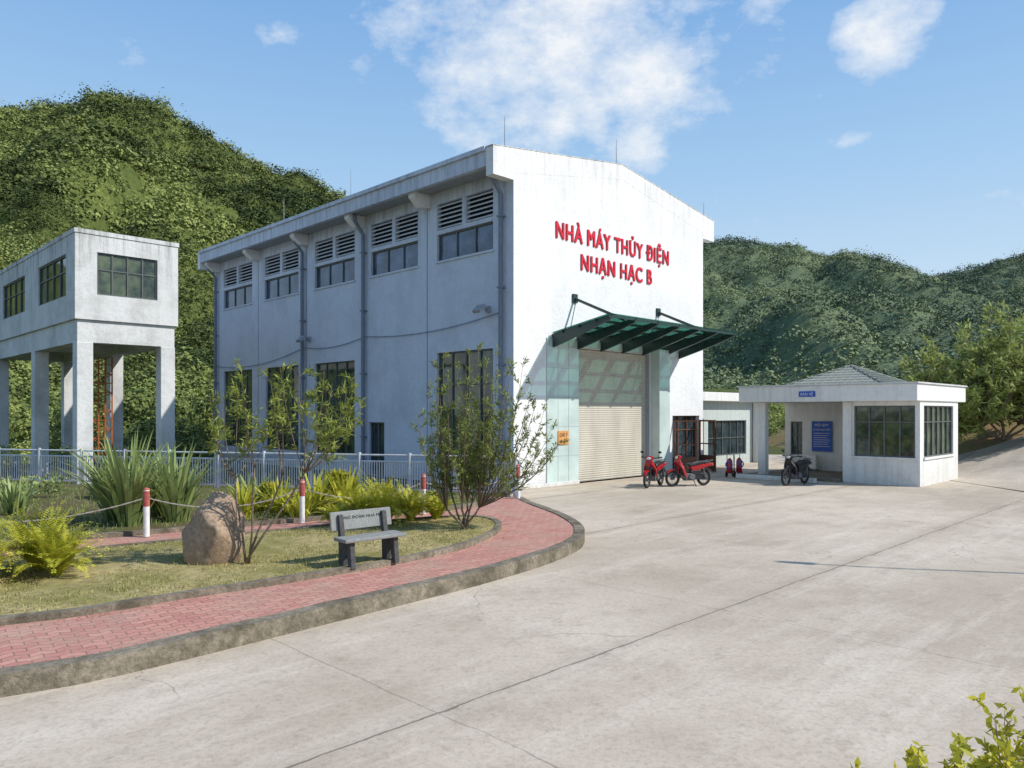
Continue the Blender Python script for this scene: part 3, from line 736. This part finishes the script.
me.materials.append(M['rock']); ro=bpy.data.objects.new('boulder',me); link(ro); ro.location=(-4.5,11.35,.2); ro.rotation_euler=(0,0,.1)
tag(ro,"tan angular boulder standing upright on the lawn","boulder")

# ------------------------------------------------------------------ vegetation
def cluster_leaves(cents,rad,n,L,W,up=.3):
    P=[];D=[];Vr=[]
    for c,r in zip(cents,rad):
        k=int(n*(r/np.mean(rad))**2)
        d=unit(rng.normal(size=(k,3))); rr=r*rng.uniform(.15,1,(k,1))**.6
        p=np.array(c)+d*rr*[1,1,.85]; P.append(p)
        dd=d+rng.normal(0,.5,(k,3))+[0,0,up]; D.append(dd)
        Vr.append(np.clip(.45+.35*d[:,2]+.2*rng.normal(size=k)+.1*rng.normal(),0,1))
    P=np.concatenate(P);D=np.concatenate(D);Vr=np.concatenate(Vr)
    Ls=L*rng.uniform(.6,1.2,len(P)); Ws=W*rng.uniform(.7,1.2,len(P))
    V,F=quads(P,rng.normal(size=(len(P),3))+[0,0,.8],Ls,Ws,D)
    return V,F,Vr
def tree(name,base,cents,rad,n,L,W,mat,label,cat,r0=.04,fork=.35,stems=3,up=.3,bend=.15,sub=3):
    e=empty(name,base,0,label,cat)
    t=MB(); cents=[Vector(c) for c in cents]
    for s in range(stems):
        a=2*math.pi*s/stems+random.random(); 
        av=sum(cents[s::stems],Vector())/max(1,len(cents[s::stems]))
        top=Vector((av.x*.45,av.y*.45,av.z*fork+random.uniform(-.05,.05)))
        b0=Vector((math.cos(a)*r0*1.2*(stems>1),math.sin(a)*r0*1.2*(stems>1),0))
        mid=b0.lerp(top,.5)+Vector((random.uniform(-1,1),random.uniform(-1,1),0))*r0*1.0
        t.tube([b0,mid,top],[r0,r0*.8,r0*.65],8)
        for c in cents[s::stems]:
            q=top.lerp(c,.5)+Vector((random.uniform(-1,1),random.uniform(-1,1),random.uniform(-.5,1)))*bend
            t.tube([top,top.lerp(q,.5),q,q.lerp(c,.6),c],[r0*.55,r0*.45,r0*.36,r0*.25,r0*.12],6)
            for k in range(sub):
                d=Vector((random.gauss(0,1),random.gauss(0,1),random.gauss(.5,.6))).normalized()
                t.tube([q.lerp(c,.5+.5*random.random()),c+d*rad[0]*.8],[r0*.2,r0*.05],4)
    t.obj('trunk',M['bark'],e,smooth=True)
    V,F,Vr=cluster_leaves([tuple(c) for c in cents],rad,n,L,W,up=up)
    np_obj('crown',V,F,mat,e,Vr); return e
def sprig_tree(name,base,stems,tips,mat,label,cat,r0=.022,rs=.012,twigs=7,tl=(.2,.42),leaves=13,L=.12,W=.02,up=.45,t0=.35,droop=0):
    e=empty(name,base,0,label,cat); t=MB(); P=[];D=[];Vr=[]
    stems=[Vector(s) for s in stems]
    for s in stems:
        b0=Vector((random.uniform(-1,1)*r0*2,random.uniform(-1,1)*r0*2,0)); m1_=b0.lerp(s,.35)+Vector((random.uniform(-1,1),random.uniform(-1,1),0))*r0*1.6; m2_=b0.lerp(s,.7)+Vector((random.uniform(-1,1),random.uniform(-1,1),0))*r0*1.2
        t.tube([b0,m1_,m2_,s],[r0,r0*.85,r0*.75,r0*.62],8)
    for c in tips:
        c=Vector(c); s=min(stems,key=lambda q:(q.x-c.x)**2+(q.y-c.y)**2*.5+random.uniform(0,.03))
        ctrl=Vector((s.x+(c.x-s.x)*.75,s.y+(c.y-s.y)*.75,s.z+(c.z-s.z)*.35))+Vector((random.gauss(0,.04),random.gauss(0,.04),0))
        path=[s*((1-q)**2)+ctrl*(2*q*(1-q))+c*(q*q) for q in [k/7 for k in range(8)]]
        t.tube(path,[rs*(1-.8*k/7) for k in range(8)],5)
        tone=random.gauss(0,.12)
        for k in range(twigs):
            q=t0+(1-t0)*(k+random.random())/twigs; i=min(6,int(q*7)); fr=q*7-i
            p=path[i].lerp(path[i+1],min(1,fr)); tg=(path[i+1]-path[i]).normalized()
            d=(tg*.7+Vector((random.gauss(0,1),random.gauss(0,1),random.gauss(0,.6)))*.6+Vector((0,0,up-droop))).normalized()
            ln=random.uniform(*tl)*(1.1-.4*q); en=p+d*ln
            t.tube([p,en],[rs*.25,rs*.1],4,False)
            for j in range(leaves):
                f=(j+random.random())/leaves; pp=p.lerp(en,.1+.95*f)
                rd_=Vector((random.gauss(0,1),random.gauss(0,1),random.gauss(0,1))).normalized()
                dd=(d*.9+rd_*.85+Vector((0,0,-droop))).normalized()
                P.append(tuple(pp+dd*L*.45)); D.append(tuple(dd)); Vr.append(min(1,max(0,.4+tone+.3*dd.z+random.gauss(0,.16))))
    t.obj('trunk',M['bark'],e,smooth=True)
    P=np.array(P);D=np.array(D);n=len(P)
    V,F=quads(P,rng.normal(size=(n,3))+[0,0,.7],L*rng.uniform(.6,1.2,n),W*rng.uniform(.7,1.2,n),D)
    np_obj('crown',V,F,mat,e,np.array(Vr)); return e
k=.0147
pts=[(215,375),(232,392),(262,378),(285,388),(305,372),(325,382),(345,394),(338,425),(305,410),(278,412),(252,416),(228,425),(352,378),(212,398),(265,432),(315,432),(290,366),(248,370),(325,370),(355,408),(240,445),(332,445)]
cents=[((x-247)*k,random.uniform(-.5,.5),2.5+(412-y_)*k-.26) for x,y_ in pts]
sprig_tree('oleander_tree',(-3.92,11.1,.25),[(-.2,.05,1.25),(.15,-.1,1.45),(.5,.1,1.3),(.85,0,1.35)],cents,M['leafA'],"slender young tree with slim stems and sparse airy crown","tree",.02,.01,6,(.18,.34),16,.15,.027,.25,.5,.22)
k=.0192
pts=[(438,362),(452,376),(470,352),(488,366),(508,372),(525,366),(522,390),(540,396),(556,428),(556,452),(540,448),(515,410),(495,392),(472,385),(452,402),(435,425),(426,445),(455,432),(478,415),(498,430),(515,455),(430,385),(448,350),(500,355),(535,380),(548,410),(562,440),(424,410),(445,392),(482,350),(462,365),(515,355),(528,420),(505,400),(480,395)]
cents=[((x-465)*k,random.uniform(-.8,.8),2.5+(412-y_)*k-.26) for x,y_ in pts]
cents+=[(random.gauss(.02,.3),random.gauss(0,.4),random.uniform(1.1,2.4)) for _ in range(20)]
sprig_tree('bushy_tree',(-.95,14.4,.25),[(-.15,.1,.45),(.0,-.12,.55),(.18,.1,.5),(.32,-.05,.42),(-.3,-.05,.4),(.08,.22,.5)],cents,M['leafB'],"tall open shrub tree with upward spreading leafy branches","tree",.026,.015,10,(.16,.32),17,.12,.025,.5,.22)
tips=[]
for _ in range(150):
    x_=random.gauss(0,2.2); y_=random.gauss(0,1.4); z_=(6.2-.14*x_*x_)*random.uniform(.3,1.0); tips.append((x_,y_,max(1.0,z_)))
sprig_tree('bank_tree',(23.3,35.5,1.2),[(-.6,0,.7),(0,.2,.8),(.6,-.1,.7),(1.2,.2,.6),(-1.2,0,.5)],tips,M['bamb'],"feathery light green bamboo like tree clump on earth bank","tree",.07,.045,10,(.5,1.1),18,.4,.09,.2,.15,.25)
tips=[(random.gauss(0,1.6),random.gauss(0,1.0),random.uniform(.8,3.4)) for _ in range(50)]
sprig_tree('bank_tree',(20.9,41,.3),[(-.4,0,.5),(.4,.2,.5)],tips,M['bamb'],"smaller leafy tree on the earth bank behind the guard house","tree",.06,.04,8,(.5,1.0),14,.36,.08,.2,.15,.2)

def strap_plant(loc,h,n,mat,label,name='strap_leaf_plant',w=.05,spread=.9):
    V=[];F=[];var=[]
    for i in range(n):
        a=random.uniform(0,6.283); o=Vector((math.cos(a),math.sin(a),0)); sd_=Vector((-o.y,o.x,0))
        lean=random.uniform(.1,spread); L_=h*random.uniform(.7,1.15); b=o*random.uniform(0,.25); vv=random.random()
        S_=9; p=b.copy(); ang=math.pi/2-lean*.5
        for k in range(S_+1):
            t=k/S_; ww=w*(1-t)**.6*(.6+.4*min(1,t*4)); 
            i0=len(V); V+= [p-sd_*ww,p+sd_*ww]
            if k: F.append((i0-2,i0-1,i0+1,i0)); var.append(min(1,max(0,vv*.6+.4*t)))
            p=p+(o*math.cos(ang)+Vector((0,0,1))*math.sin(ang))*L_/S_; ang-=lean*(.08+.22*t)
    o_=np_obj(name,np.array([tuple(v) for v in V]),np.array(F),mat,None,np.array(var)); o_.location=loc
    return tag(o_,label,"plant")
def frond_plant(loc,h,n,mat,label,name='cycad_plant',lw=.024,ll=.17):
    P=[];D=[];Nn=[];var=[];Ls=[]
    for i in range(n):
        a=random.uniform(0,6.283); o=np.array([math.cos(a),math.sin(a),0]); s=np.array([-o[1],o[0],0]); lean=random.uniform(.3,1.15)
        L_=h*random.uniform(.8,1.2); p=o*.04; ang=math.pi/2-lean*.45; vv=random.random()
        for k in range(26):
            t=k/25; d=o*math.cos(ang)+np.array([0,0,1])*math.sin(ang); up=np.cross(s,d)
            lf=ll*math.sin(math.pi*min(1,.12+t*.95))**.7 if t<.93 else .04
            for sg in (-1,1):
                dd=s*sg*.9+d*.55+np.array([0,0,.12]); P.append(p+dd*lf*.45); D.append(dd); Nn.append(up+rng.normal(0,.15,3)); Ls.append(lf); var.append(min(1,max(0,.25+.5*vv+.25*random.random())))
            p=p+d*L_/25; ang-=lean*.055*(1+t)
    V,F=quads(np.array(P),np.array(Nn),np.array(Ls,float),lw,np.array(D))
    o_=np_obj(name,V,F,mat,None,np.array(var)); o_.location=loc; return tag(o_,label,"plant")
def bushy(loc,h,w,n,mat,L,W,label,name='shrub',up=.6):
    e=[(random.gauss(0,w*.35),random.gauss(0,w*.35),random.uniform(.15,.85)*h) for _ in range(9)]
    return tree(name,loc,e,[w*.28]*9,n,L,W,mat,label,"plant",.018,.25,3,up=up,bend=.05,sub=1)
for x,y_,h_,n_ in ((-7.6,14.9,1.75,120),(-8.2,15.6,1.65,100),(-6.95,15.5,1.6,80),(-7.6,16.3,1.5,70),(-10.9,16.4,.9,40),(-5.9,17.2,.9,40)):
    strap_plant((x,y_,.25),h_,n_,M['leafS'],"large clump of long arching strap leaves in the bed")
for x,y_,h_,n_ in ((-5.7,15.9,.85,70),(-5.1,16.5,.8,50),(-4.5,17.2,.95,60),(-3.9,17.6,1.0,60),(-4.6,16.2,.6,45)):
    strap_plant((x,y_,.25),h_,n_,M['leafC'],"yellow green strappy plant in the planting bed",'yellow_strap_plant',.045,1.3)
for x,y_,h_,w_ in ((-5.5,17.2,.7,.6),(-4.2,18.2,.9,.6)):
    bushy((x,y_,.25),h_,w_,90,M['leafY'],.2,.05,"yellow green broad leaved shrub in the planting bed",up=.9)
for x,y_,h_,n_ in ((-6.75,10.7,1.0,52),(-6.25,10.3,.75,44),(-7.3,10.1,1.0,50),(-6.9,9.6,.7,40),(-2.55,15.05,1.0,56),(-3.0,15.2,.8,46),(-2.1,15.5,.85,46),(-1.6,15.8,.6,30),(-3.5,14.9,.5,26),(-2.9,16.9,.8,36),(-3.6,16.6,.75,36)):
    frond_plant((x,y_,.25),h_,n_,M['leafC'],"yellow green cycad with feathery fronds on the lawn edge")
for x,y_,h_,w_ in ((-12.5,18.5,.7,1.4),(-10.2,19.6,.6,1.2),(-14,19.6,.7,1.4),(-12.4,15.2,.7,1.1)):
    bushy((x,y_,.2),h_,w_,150,M['leafS'],.13,.05,"low green leafy shrub in the planting bed near the fence")
tips=[(1.4,3.0,1.05),(1.52,2.95,1.04),(1.62,3.0,1.1),(1.72,2.95,1.08),(1.8,3.05,1.1),(1.88,3.0,1.15),(1.95,2.95,1.18),(2.0,3.1,1.25),(2.08,3.0,1.22),(2.15,3.1,1.32),(2.25,3.1,1.3),(2.35,3.1,1.3),(1.68,3.1,1.06),(1.9,3.15,1.12),(2.05,2.85,1.1),(1.8,2.85,.98),(2.2,2.9,1.18),(1.55,2.85,.93),(2.1,3.2,1.2),(1.98,3.02,1.1),(1.27,2.9,.99)]
tips=[(a-1.9,b-3.0,c-.03) for a,b,c in tips]
sprig_tree('garden_hedge',(1.9,3.0,0),[(-.35,0,.65),(-.1,0,.7),(.15,0,.7),(.35,.05,.75),(0,.1,.65)],tips,M['leafH'],"bright yellow green leafy hedge tips beside the yard","plant",.014,.007,10,(.08,.17),9,.06,.024,.6,.3)
LP=empty('lamp_post',(14.4,10.3,0),math.radians(160),"tall thin steel lamp post at the edge of the yard","lamp post")
MB().tube([(0,0,0),(0,0,.3),(0,0,7.4)],[.09,.05,.03],10).obj('pole',M['grey'],LP)
MB().tube([(0,0,7.3),(.3,0,7.6),(.9,0,7.7)],.025,8).obj('arm',M['grey'],LP)
MB().prism([(.8,-.1,7.66),(1.35,-.07,7.66),(1.35,.07,7.66),(.8,.1,7.66)],(0,0,.09)).obj('lamp_head',M['grey'],LP,bevel=.02)

# ------------------------------------------------------------------ hills & forest
def fbm(x,y_,s,seed): return noise.fractal(Vector((x/s,y_/s,seed)),1.0,2.1,5)
def gully(x,y_,sx,sy,seed,w=.3):
    wx=x+fbm(x,y_,sx*1.5,seed+3)*sx*.9
    g=abs(noise.noise(Vector((wx/sx,y_/sy,seed))))
    return (max(0,w-g)/w)**1.4
RLx=[-520,-420,-300,-220,-177,-157,-138,-125,-108,-87,-73,-58,-39,-11,20,60,110]
RLz=[70,75,84,94,102,109,110,107,100,93,86,75,57,37,22,10,4]
def hL(x,y_):
    r=np.interp(x,RLx,RLz)
    p=max(0,(y_-62)/198)
    q=min(p,1)**.92 if y_<=260 else max(0,1-((y_-260)/260)**1.5)
    k=min(1,p*2.2)*min(1,max(0,1.45-p))*(r/100)
    return r*q+(fbm(x,y_,55,1)*15+fbm(x,y_,18,5)*4-gully(x,y_,34,150,3)*15-gully(x,y_,14,60,8)*4+3)*k-1.5*(p<=0)
RRx=[-100,0,60,115,149,203,233,263,307,400,600,800]
RRz=[70,85,98,104,102,91,83,85,91,98,80,60]
SPx=[0,56,84,114,150,200,300]; SPz=[4,16,22,26,34,46,60]
def hR(x,y_):
    r=np.interp(x,RRx,RRz)
    p=max(0,(y_-95)/355); q=min(p,1)**1.15 if y_<=450 else max(0,1-((y_-450)/350)**1.5)
    a=r*q+(fbm(x,y_,90,7)*20+fbm(x,y_,30,3)*6-gully(x,y_,70,260,5)*24-gully(x,y_,26,110,2)*7+5)*min(1,p*2)*min(1,max(.08,1.3-p))
    b=np.interp(x,SPx,SPz)*math.exp(-((y_-215-14*fbm(x,y_,80,2))/48)**2)*(1-.3*gully(x,y_,30,90,6))
    return max(a,b)-1.5*(p<=0)
def hill(name,f,x0,x1,y0,y1,nx,ny,mat,skirt=True):
    xs=np.linspace(x0,x1,nx); ys=np.linspace(y0,y1,ny); V=np.zeros((ny,nx,3))
    for j,yy in enumerate(ys):
        for i,xx in enumerate(xs): V[j,i]=(xx,yy,f(xx,yy))
    if skirt: V[0,:,2]=-3; V[-1,:,2]=-3
    idx=np.arange(nx*ny).reshape(ny,nx); Fq=np.stack([idx[:-1,:-1],idx[:-1,1:],idx[1:,1:],idx[1:,:-1]],-1).reshape(-1,4)
    o=np_obj(name,V.reshape(-1,3),Fq,mat); o["kind"]="structure"
    for p in o.data.polygons: p.use_smooth=True
    return o
hill('hill',hL,-520,110,60,520,180,120,M['hillL'])
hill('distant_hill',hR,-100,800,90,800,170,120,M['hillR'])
def forest(name,pts,size,per,ql,mat,label,light=.5,patch=30,pk=.7,spread=.13,jit=.12):
    n=len(pts); pts=np.array(pts); size=np.array(size)
    big=rng.random(n)<.05; size=np.where(big,size*1.25+.8,size)
    d=unit(rng.normal(size=(n,per,3)).reshape(-1,3)).reshape(n,per,3); d[:,:,2]=np.abs(d[:,:,2])*1.0-.1
    lob=rng.normal(size=(n,5,3)); lob=lob/np.linalg.norm(lob,axis=2,keepdims=True)
    dot=np.einsum('npk,nlk->npl',d,lob).max(2)
    r=(.6+.45*np.clip(dot,0,1)**3)*rng.uniform(.75,1.1,(n,per))
    asp=rng.uniform(.6,1.5,(n,1,1))+.7*big[:,None,None]
    P=pts[:,None,:]+d*r[:,:,None]*size[:,None,None]*np.concatenate([np.ones((n,1,2)),asp],2)+np.array([0,0,.3])*size[:,None,None]
    pn=np.array([fbm(p[0],p[1],patch,9)+.5*fbm(p[0],p[1],patch*.3,4) for p in pts])[:,None]
    base=np.clip(light+rng.normal(0,spread,(n,1))+pk*pn-.18*big[:,None],0.03,.97)
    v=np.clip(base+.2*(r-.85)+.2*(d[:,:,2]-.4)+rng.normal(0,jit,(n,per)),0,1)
    Nn=(d*.9+rng.normal(0,.3,(n,per,3))+[0.05,-.05,.35]).reshape(-1,3)
    s=(ql*np.minimum(size,2.4)[:,None]*rng.uniform(.5,1.3,(n,per))).reshape(-1)
    V,F=quads(P.reshape(-1,3),Nn,s,s*.7)
    o=np_obj(name,V,F,mat,None,v.reshape(-1)); return tag(o,label,"forest",kind="stuff")
def scatter(f,n,y0,y1,rmin,rmax,smin,smax):
    P=[];S_=[]
    while len(P)<n:
        yy=math.sqrt(random.uniform(y0*y0,y1*y1)); xx=yy*random.uniform(rmin,rmax)
        z=f(xx,yy); u_=random.random()
        P.append((xx,yy,max(z,0))); S_.append(smin+(smax-smin)*u_**2.4)
    return P,S_
P_,S_=scatter(hL,7500,66,130,-.86,-.12,.45,2.0)
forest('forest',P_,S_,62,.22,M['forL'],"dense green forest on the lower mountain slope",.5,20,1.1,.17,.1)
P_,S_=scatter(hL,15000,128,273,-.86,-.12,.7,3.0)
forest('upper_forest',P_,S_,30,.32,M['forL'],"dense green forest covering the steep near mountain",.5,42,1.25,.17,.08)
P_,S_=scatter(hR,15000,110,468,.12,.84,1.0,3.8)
forest('distant_forest',P_,S_,28,.36,M['forR'],"haze tinted green forest covering the farther hills",.5,70,1.1,.17,.08)
P_=[];S_=[]
for _ in range(300):
    yy=random.uniform(46,68); xx=yy*random.uniform(-.9,-.1); P_.append((xx,yy,random.uniform(0,2.0))); S_.append(random.uniform(.8,2.2))
for _ in range(240):
    yy=random.uniform(56,100); xx=yy*random.uniform(.18,.9); P_.append((xx,yy,random.uniform(0,1.2))); S_.append(random.uniform(1.0,2.2))
forest('riverside_thicket',P_,S_,330,.14,M['forN'],"thicket of bamboo and bushes behind the buildings",.35,10,.5)
P_=[];S_=[]
for _ in range(170):
    yy=random.uniform(33,46); xx=-yy*random.uniform(.42,.85); P_.append((xx,yy,-.2)); S_.append(random.uniform(.5,1.3))
forest('undergrowth',P_,S_,300,.13,M['forN'],"low bushes growing under the raised hoist house",.45,8,.5)
def sst(a,b,x): 
    t=min(1,max(0,(x-a)/(b-a))); return t*t*(3-2*t)
def hRoad(x,y_): return 3.0*sst(16.5,30,x-.25*(y_-28))*sst(20,26,y_)+.012
hill('ramp_road',hRoad,16,62,19,36.5,60,30,M['yard'],False)
def hB(x,y_):
    yy=34.8+.12*(x-20)
    return 3.0*sst(16.5,30,x-.25*(y_-28))-.15+1.6*sst(yy,yy+5,y_)*sst(18,24,x)+fbm(x,y_,4,2)*.2*sst(yy,yy+2,y_)-.1
hill('earth_bank',hB,16,70,30,75,70,60,M['bank'],False)
P_=[];S_=[]
for _ in range(300):
    xx=random.uniform(21,58); yy=random.uniform(38.5,70)
    P_.append((xx,yy,hB(xx,yy))); S_.append(random.uniform(.35,1.1))
forest('bank_bushes',P_,S_,220,.15,M['forN'],"low bushes and weeds over the earth bank",.5,10,.5)

# ------------------------------------------------------------------ motorbikes
def motorbike(loc,rot,paint,label):
    e=empty('motorbike',loc,rot,label,"motorbike","parked motorbikes in the yard")
    for x_ in (-.6,.62):
        t=MB().torus((x_,0,.28),.235,.045,'y',28,8,.9).obj('wheel',M['rubber'],e,smooth=True)
        r_=MB().torus((x_,0,.28),.19,.014,'y',28,6); r_.cyl((x_,-.05,.28),(x_,.05,.28),.06,n=12)
        for k in range(12):
            a=k*math.pi/6; r_.tube([(x_,0.02*(-1)**k,.28),(x_+.19*math.cos(a),0,.28+.19*math.sin(a))],.005,4)
        r_.obj('rim',M['mgrey'],t)
    fk=MB()
    for s in (-.075,.075): fk.tube([(.62,s,.28),(.42,s*.9,.78)],.024,8)
    fk.tube([(.43,0,.75),(.36,0,.98)],.03,8); fk.obj('fork',M['mblack'],e)
    MB().prism([(.88,-.055,.42),(.80,-.055,.54),(.64,-.055,.60),(.46,-.055,.55),(.36,-.055,.42),(.44,-.055,.48),(.62,-.055,.55),(.78,-.055,.49)],(0,.11,0)).obj('front_fender',paint,e,bevel=.015)
    sh=MB()
    for s in (-1,1):
        sh.prism([(.48,s*.05,.93),(.50,s*.10,.78),(.38,s*.18,.62),(.30,s*.19,.42),(.2,s*.18,.30),(.19,s*.17,.42),(.27,s*.16,.62),(.36,s*.08,.88)],(0,s*.03,0))
    sh.prism([(.34,-.12,.66),(.38,-.12,.88),(.46,-.10,.94),(.50,-.10,.82),(.44,-.12,.66)],(0,.22,0))
    sh.obj('leg_shield',paint,e,bevel=.015)
    MB().prism([(.24,-.13,.36),(.30,-.13,.62),(.27,-.13,.62),(.18,-.13,.38)],(0,.26,0)).obj('inner_panel',M['mblack'],e)
    MB().prism([(.36,-.06,.66),(.2,-.06,.48),(-.1,-.06,.44),(-.3,-.06,.52),(-.25,-.06,.66),(.05,-.06,.56),(.26,-.06,.72)],(0,.12,0)).obj('frame_tunnel',M['mblack'],e,bevel=.02)
    MB().prism([(.0,-.12,.66),(-.08,-.12,.52),(-.35,-.12,.53),(-.60,-.12,.62),(-.90,-.12,.69),(-.92,-.12,.77),(-.5,-.12,.75)],(0,.24,0)).obj('side_panel',paint,e,bevel=.035,seg=3)
    MB().prism([(-.02,-.11,.53),(-.08,-.11,.38),(-.38,-.11,.38),(-.5,-.11,.56)],(0,.22,0)).obj('lower_panel',M['mblack'],e,bevel=.02)
    MB().prism([(.10,-.13,.70),(.04,-.13,.77),(-.2,-.13,.775),(-.42,-.13,.83),(-.76,-.13,.85),(-.82,-.13,.79),(-.4,-.13,.73),(-.05,-.13,.66)],(0,.26,0)).obj('seat',M['mblack'],e,bevel=.035,seg=3)
    en=MB().box(-.2,.16,-.11,.11,.2,.44); en.cyl((.1,0,.34),(.34,0,.36),.08,n=12); en.cyl((-.05,-.16,.31),(-.05,.16,.31),.11,n=14)
    en.obj('engine',M['mgrey'],e,bevel=.01)
    ex=MB().tube([(.2,-.1,.30),(.1,-.13,.2),(-.2,-.16,.22)],.022,8); ex.tube([(-.2,-.16,.22),(-.3,-.17,.25),(-.85,-.18,.38)],[.03,.048,.042],12)
    ex.obj('exhaust',M['mgrey'],e)
    MB().prism([(-.66,.07,.24),(-.1,.07,.22),(-.1,.07,.38),(-.6,.07,.36)],(0,.035,0)).obj('chain_cover',M['mblack'],e)
    for s in (-1,1): MB().box(-.62,-.1,s*.075-.012,s*.075+.012,.26,.31).tube([(-.58,s*.12,.30),(-.5,s*.13,.60)],.03,8).obj('swing_arm',M['mgrey'],e)
    MB().prism([(-.45,-.07,.62),(-.75,-.07,.62),(-.95,-.07,.46),(-.92,-.07,.42),(-.74,-.07,.54),(-.5,-.07,.56)],(0,.14,0)).obj('rear_fender',M['mblack'],e)
    MB().tube([(-.6,-.12,.8),(-.85,-.12,.86),(-.97,0,.87),(-.85,.12,.86),(-.6,.12,.8)],.014,6).obj('grab_rail',M['mgrey'],e)
    MB().prism([(-.88,-.08,.66),(-.95,-.08,.69),(-.94,-.08,.77),(-.86,-.08,.77)],(0,.16,0)).obj('tail_light',M['redpost'],e,bevel=.01)
    hb=MB().tube([(.22,-.34,1.0),(.3,-.2,.98),(.36,0,.97),(.3,.2,.98),(.22,.34,1.0)],.016,8)
    hb.tube([(.2,-.36,1.0),(.26,-.25,.99)],.024,8).tube([(.2,.36,1.0),(.26,.25,.99)],.024,8)
    hb.obj('handlebar',M['mblack'],e)
    MB().prism([(.28,-.11,.94),(.32,-.11,1.05),(.42,-.11,1.04),(.49,-.11,.95),(.44,-.11,.89)],(0,.22,0)).obj('headlight_cowl',paint,e,bevel=.035)
    MB().ball((.46,0,.965),.04,.085,.05).obj('headlight',M['lens'],e,smooth=True)
    for s in (-1,1):
        mi=MB().tube([(.28,s*.24,1.0),(.27,s*.3,1.14)],.008,6); mi.ball((.27,s*.31,1.17),.018,.065,.04)
        mi.obj('mirror',M['mblack'],e,smooth=True)
    MB().box(-.02,.02,-.22,.22,.22,.25).obj('footrest',M['mblack'],e)
    MB().tube([(-.1,.1,.28),(-.14,.26,.0)],.014,6).obj('side_stand',M['mblack'],e)
    return e
m1=motorbike((4.75,25.1,0),math.radians(-122),M['mred'],"red underbone motorbike with black seat parked by the roller door")
m2=copy_thing(m1,(5.95,25.3,0),math.radians(-160),"red underbone motorbike parked side on near the roller door")
m3=motorbike((9.75,25.8,0),math.radians(-140),M['mblack'],"black motorbike parked in front of the guard house porch")
def ext(loc,rot):
    e=empty('fire_extinguisher',loc,rot,"red wheeled fire extinguisher with blue hose standing in the yard","fire extinguisher","wheeled fire extinguishers")
    MB().tube([(0,0,.16),(0,0,.2),(0,0,.62),(0,0,.7),(0,0,.74)],[.08,.11,.11,.07,.04],16).obj('tank',M['mred'],e,smooth=True)
    for s in (-.15,.15): MB().torus((s,-.13,.13),.1,.03,'x',18,6).obj('wheel',M['rubber'],e)
    MB().tube([(-.14,-.12,.1),(-.14,-.16,.85),(.14,-.16,.85),(.14,-.12,.1)],.014,6).obj('handle',M['mblack'],e)
    MB().torus((0,.1,.5),.12,.025,'y',20,6).obj('hose',M['blue'],e); return e
e1=ext((8.3,28.6,0),math.radians(150)); copy_thing(e1,(8.75,28.9,0),math.radians(200))
o=MB().box(-1.5,1.5,-.12,.12,0,.16).obj('porch_kerb',M['guard'],bevel=.02)
o.location=(9.6,27.4,0); o.rotation_euler=(0,0,math.radians(135)); o["kind"]="structure"
print('done')
